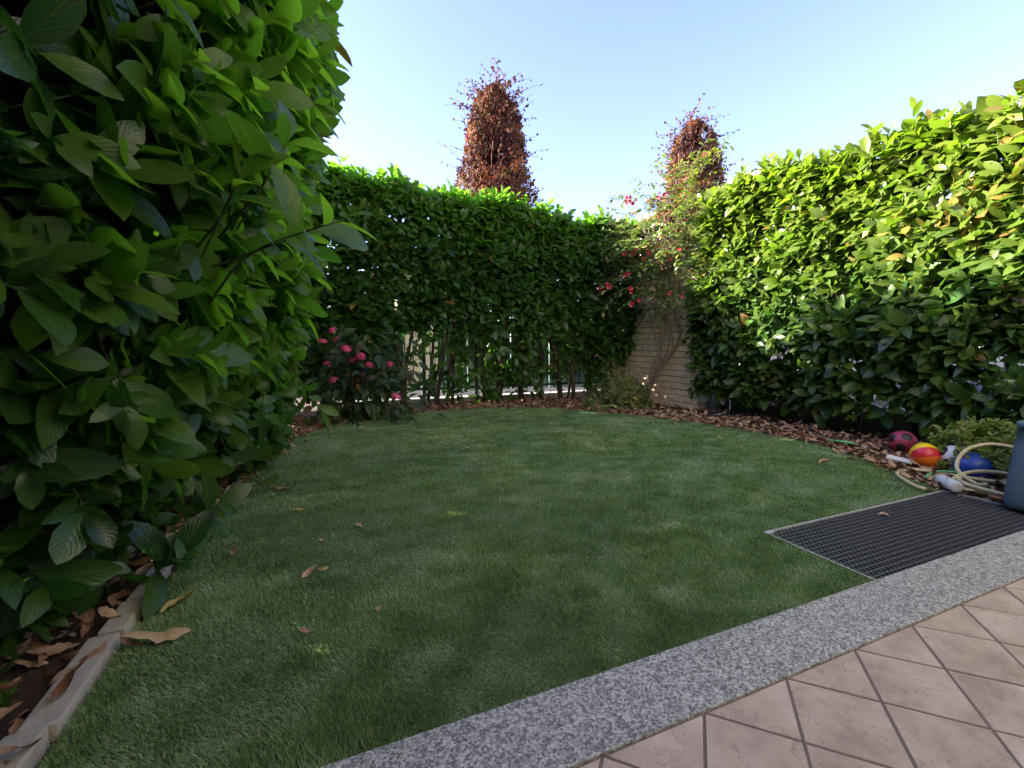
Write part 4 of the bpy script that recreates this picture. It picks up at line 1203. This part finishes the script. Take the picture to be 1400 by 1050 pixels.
# ------------------------------------------------------------------ balls
def sphere_mesh(name, r, mat, seg=40, rings=24, squash=1.0):
    V, F = [(0, 0, r * squash)], []
    for i in range(1, rings):
        b = math.pi * i / rings
        for k in range(seg):
            a = 2 * math.pi * k / seg
            V.append((r * math.sin(b) * math.cos(a), r * math.sin(b) * math.sin(a), r * squash * math.cos(b)))
    V.append((0, 0, -r * squash)); e = len(V) - 1
    for k in range(seg): F.append((0, 1 + k, 1 + (k + 1) % seg)); F.append((e, 1 + (rings - 2) * seg + (k + 1) % seg, 1 + (rings - 2) * seg + k))
    for i in range(rings - 2):
        for k in range(seg):
            a = 1 + i * seg; k2 = (k + 1) % seg
            F.append((a + k, a + seg + k, a + seg + k2, a + k2))
    return mesh(name, V, F, mat, smooth=True)
def patch_mesh(r, ang, mat, sides=5):
    V, F = [(0, 0, r)], []
    rings = 5
    for i in range(1, rings + 1):
        for k in range(30):
            a = 2 * math.pi * k / 30
            lim = ang * (math.cos(math.pi / sides) / math.cos(((a + math.pi / sides) % (2 * math.pi / sides)) - math.pi / sides)) ** .6
            b = lim * i / rings
            V.append((r * math.sin(b) * math.cos(a), r * math.sin(b) * math.sin(a), r * math.cos(b) - (.0014 if i == rings else 0)))
    for k in range(30): F.append((0, 1 + k, 1 + (k + 1) % 30))
    for i in range(rings - 1):
        for k in range(30):
            a = 1 + i * 30; k2 = (k + 1) % 30
            F.append((a + k, a + 30 + k, a + 30 + k2, a + k2))
    return mesh("patch", V, F, mat, smooth=True)
PHI = (1 + 5 ** .5) / 2
ICO = [unit(np.array(p, float)) for p in [(0, 1, PHI), (0, -1, PHI), (0, 1, -PHI), (0, -1, -PHI), (1, PHI, 0), (-1, PHI, 0), (1, -PHI, 0), (-1, -PHI, 0), (PHI, 0, 1), (-PHI, 0, 1), (PHI, 0, -1), (-PHI, 0, -1)]]
def patched_ball(name, label, loc, r, mat, ang, rot):
    root = tag(empty(name, loc), label, "ball")
    root.rotation_euler = rot
    o = bpy.data.objects.new("shell", sphere_mesh("shell", r, mat)); link(o, root)
    pm = patch_mesh(r + .0012, ang, M['black_rubber'])
    for d in ICO:
        p = bpy.data.objects.new("patch", pm); link(p, root)
        p.rotation_euler = Vector(d).to_track_quat('Z', 'Y').to_euler()
    return root
patched_ball("toy_ball", "crimson ball with black patches lying under the right hedge", (4.26, 2.02, .105), .094, M['red_ball'], .40, (.35, .2, .55))
patched_ball("football", "white football with black patches half hidden behind the blue ball", (4.06, 1.60, .10), .092, M['white_plastic'], .42, (.5, .1, .2))
rb = tag(obj("toy_ball", sphere_mesh("toy_ball", .098, M['rainbow'])), "rainbow striped ball half hidden by shrub twigs", "ball")
rb.location = (3.99, 1.75, .082); rb.rotation_euler = (1.2, .9, .3); rb.scale = (1, 1, .9)
bb = tag(obj("toy_ball", sphere_mesh("toy_ball", .108, M['blue'], squash=.96)), "blue ball behind the hose loops", "ball")
bb.location = (4.0, 1.49, .065)

# ------------------------------------------------------------------ garden hose, bottle, bits, container
def garden_hose():
    root = tag(empty("garden_hose", (3.6, 1.45, 0)), "cream garden hose lying in loose loops beyond the grating", "hose")
    p = [(3.30, 1.435, .022), (3.34, 1.51, .02), (3.50, 1.67, .02), (3.64, 1.72, .02), (3.74, 1.66, .03), (3.78, 1.52, .035), (3.70, 1.36, .03), (3.66, 1.30, .05),
         (3.60, 1.32, .05), (3.66, 1.44, .11), (3.80, 1.46, .21), (3.93, 1.38, .255), (4.02, 1.22, .22), (4.0, 1.06, .14), (3.86, 1.0, .07), (3.66, 1.10, .03), (3.54, 1.22, .03), (3.48, 1.34, .035), (3.55, 1.41, .06),
         (3.70, 1.38, .10), (3.84, 1.27, .10), (3.90, 1.10, .06), (3.78, .98, .03), (3.60, 1.04, .022), (3.50, 1.16, .05), (3.50, 1.32, .06), (3.60, 1.40, .07), (3.72, 1.30, .06), (3.78, 1.18, .05)]
    pts = spline(p, 230)
    tube("tube", pts, .0115, M['hose'], root, 10)
    tube("connector", [(3.77, 1.20, .052), (3.785, 1.165, .047), (3.80, 1.12, .042), (3.81, 1.08, .04)], [.016, .018, .016, .012], M['steel'], root, 12)
garden_hose()
V, F = lathe_vf([(.010, 0), (.012, .004), (.012, .022), (.014, .024), (.016, .03), (.034, .05), (.036, .065), (.034, .11), (.036, .15), (.036, .20), (.033, .212), (.020, .215)], 20)
bt = tag(empty("plastic_bottle", (3.42, 1.37, .04)), "white plastic bottle lying at the far corner of the grating", "bottle")
bo = bpy.data.objects.new("body", mesh("body", V, F, M['white_plastic'], smooth=True)); link(bo, bt)
V, F = lathe_vf([(.014, -.012), (.016, -.010), (.016, .012), (.0125, .014)], 16)
cp = bpy.data.objects.new("cap", mesh("cap", V, F, M['green_plastic'], smooth=True)); link(cp, bt)
bt.location = (3.585, 1.50, .040); bt.rotation_euler = Vector((-.68, -.72, .02)).to_track_quat('Z', 'Y').to_euler()
gt = tag(empty("skipping_rope", (3.6, 1.5, 0)), "bright green plastic rope beside the white bottle", "rope")
tube("tube", spline([(3.60, 1.57, .02), (3.70, 1.56, .05), (3.72, 1.47, .07), (3.66, 1.40, .06), (3.62, 1.34, .03)], 20), .008, M['green_plastic'], gt, 8)
gs = tag(empty("green_stick", (4.07, 2.36, 0)), "light green plastic stick lying in the leaf litter", "stick")
tube("rod", [(4.045, 2.46, .05), (4.08, 2.37, .055), (4.115, 2.29, .05)], .011, M['green_plastic'], gs, 8)
sh = tag(obj("white_shard", box_mesh("white_shard", -.035, .035, -.075, .075, 0, .018, M['white_plastic'], .006, 2)), "flat white shard lying in the leaves before the rainbow ball", "shard")
sh.location = (3.91, 1.865, .03); sh.rotation_euler = (.1, -.15, .35)
V, F = tube_vf(spline([(-.09, 0, .0), (-.03, .012, .02), (.03, .01, .02), (.09, -.005, .0)], 8), [.03, .04, .04, .045, .045, .04, .035, .02], 8)
ts = tag(obj("terracotta_shard", mesh("terracotta_shard", np.array(V) * np.array([1, 1, .4]), F, M['terracotta'])), "broken terracotta shard beside the blue grey container", "shard")
ts.location = (3.56, 1.16, .02); ts.rotation_euler = (0, 0, -.5)

def container():
    root = tag(empty("plastic_container", (3.42, .95, 0)), "blue grey plastic container standing on the grating at the right edge", "container")
    cx, cy = 3.70, 1.04
    n = 48
    def ring(hx, hy, r, z):
        out = []
        for k in range(n):
            a = 2 * math.pi * (k + .5) / n; q = 4.5
            c, s = math.cos(a), math.sin(a)
            out.append((cx + hx * math.copysign(abs(c) ** (2 / q), c), cy + hy * math.copysign(abs(s) ** (2 / q), s), z))
        return out
    V, F = [], []
    prof = [(.30, .008), (.335, .012), (.352, .03), (.36, .06), (.345, .20), (.325, .36), (.31, .45), (.325, .455), (.325, .48), (.305, .482), (.298, .45), (.315, .10), (.30, .04)]
    for h, z in prof: V += ring(h, h * .30, .05, z)
    for i in range(len(prof) - 1):
        for k in range(n):
            k2 = (k + 1) % n; F.append((i * n + k, i * n + k2, (i + 1) * n + k2, (i + 1) * n + k))
    F.append(tuple(range(n))[::-1]); F.append(tuple((len(prof) - 1) * n + k for k in range(n)))
    obj("body", mesh("body", V, F, M['bin'], smooth=True), root)
container()

# dry grass tuft at the right
def straw():
    g = np.random.default_rng(9); V, F = [], []
    for i in range(220):
        b = np.array([4.12 + g.normal(0, .12), 1.12 + g.normal(0, .14), 0]); d = unit(np.array([g.normal(-.3, .6), g.normal(0, .6), 1.0])); ln = g.uniform(.12, .32)
        s = unit(np.cross(d, g.normal(size=3))) * .002
        m = b + d * ln * .6; t = b + d * ln + np.array([d[0], d[1], -.6]) * ln * .35
        k = len(V); V += [b - s, b + s, m + s, m - s, t]; F += [(k, k + 1, k + 2, k + 3), (k + 3, k + 2, k + 4)]
    tag(obj("dry_grass", mesh("dry_grass", V, F, M['straw'])), "dry straw coloured grass under the right hedge beside the container", "grass", kind="stuff")
straw()
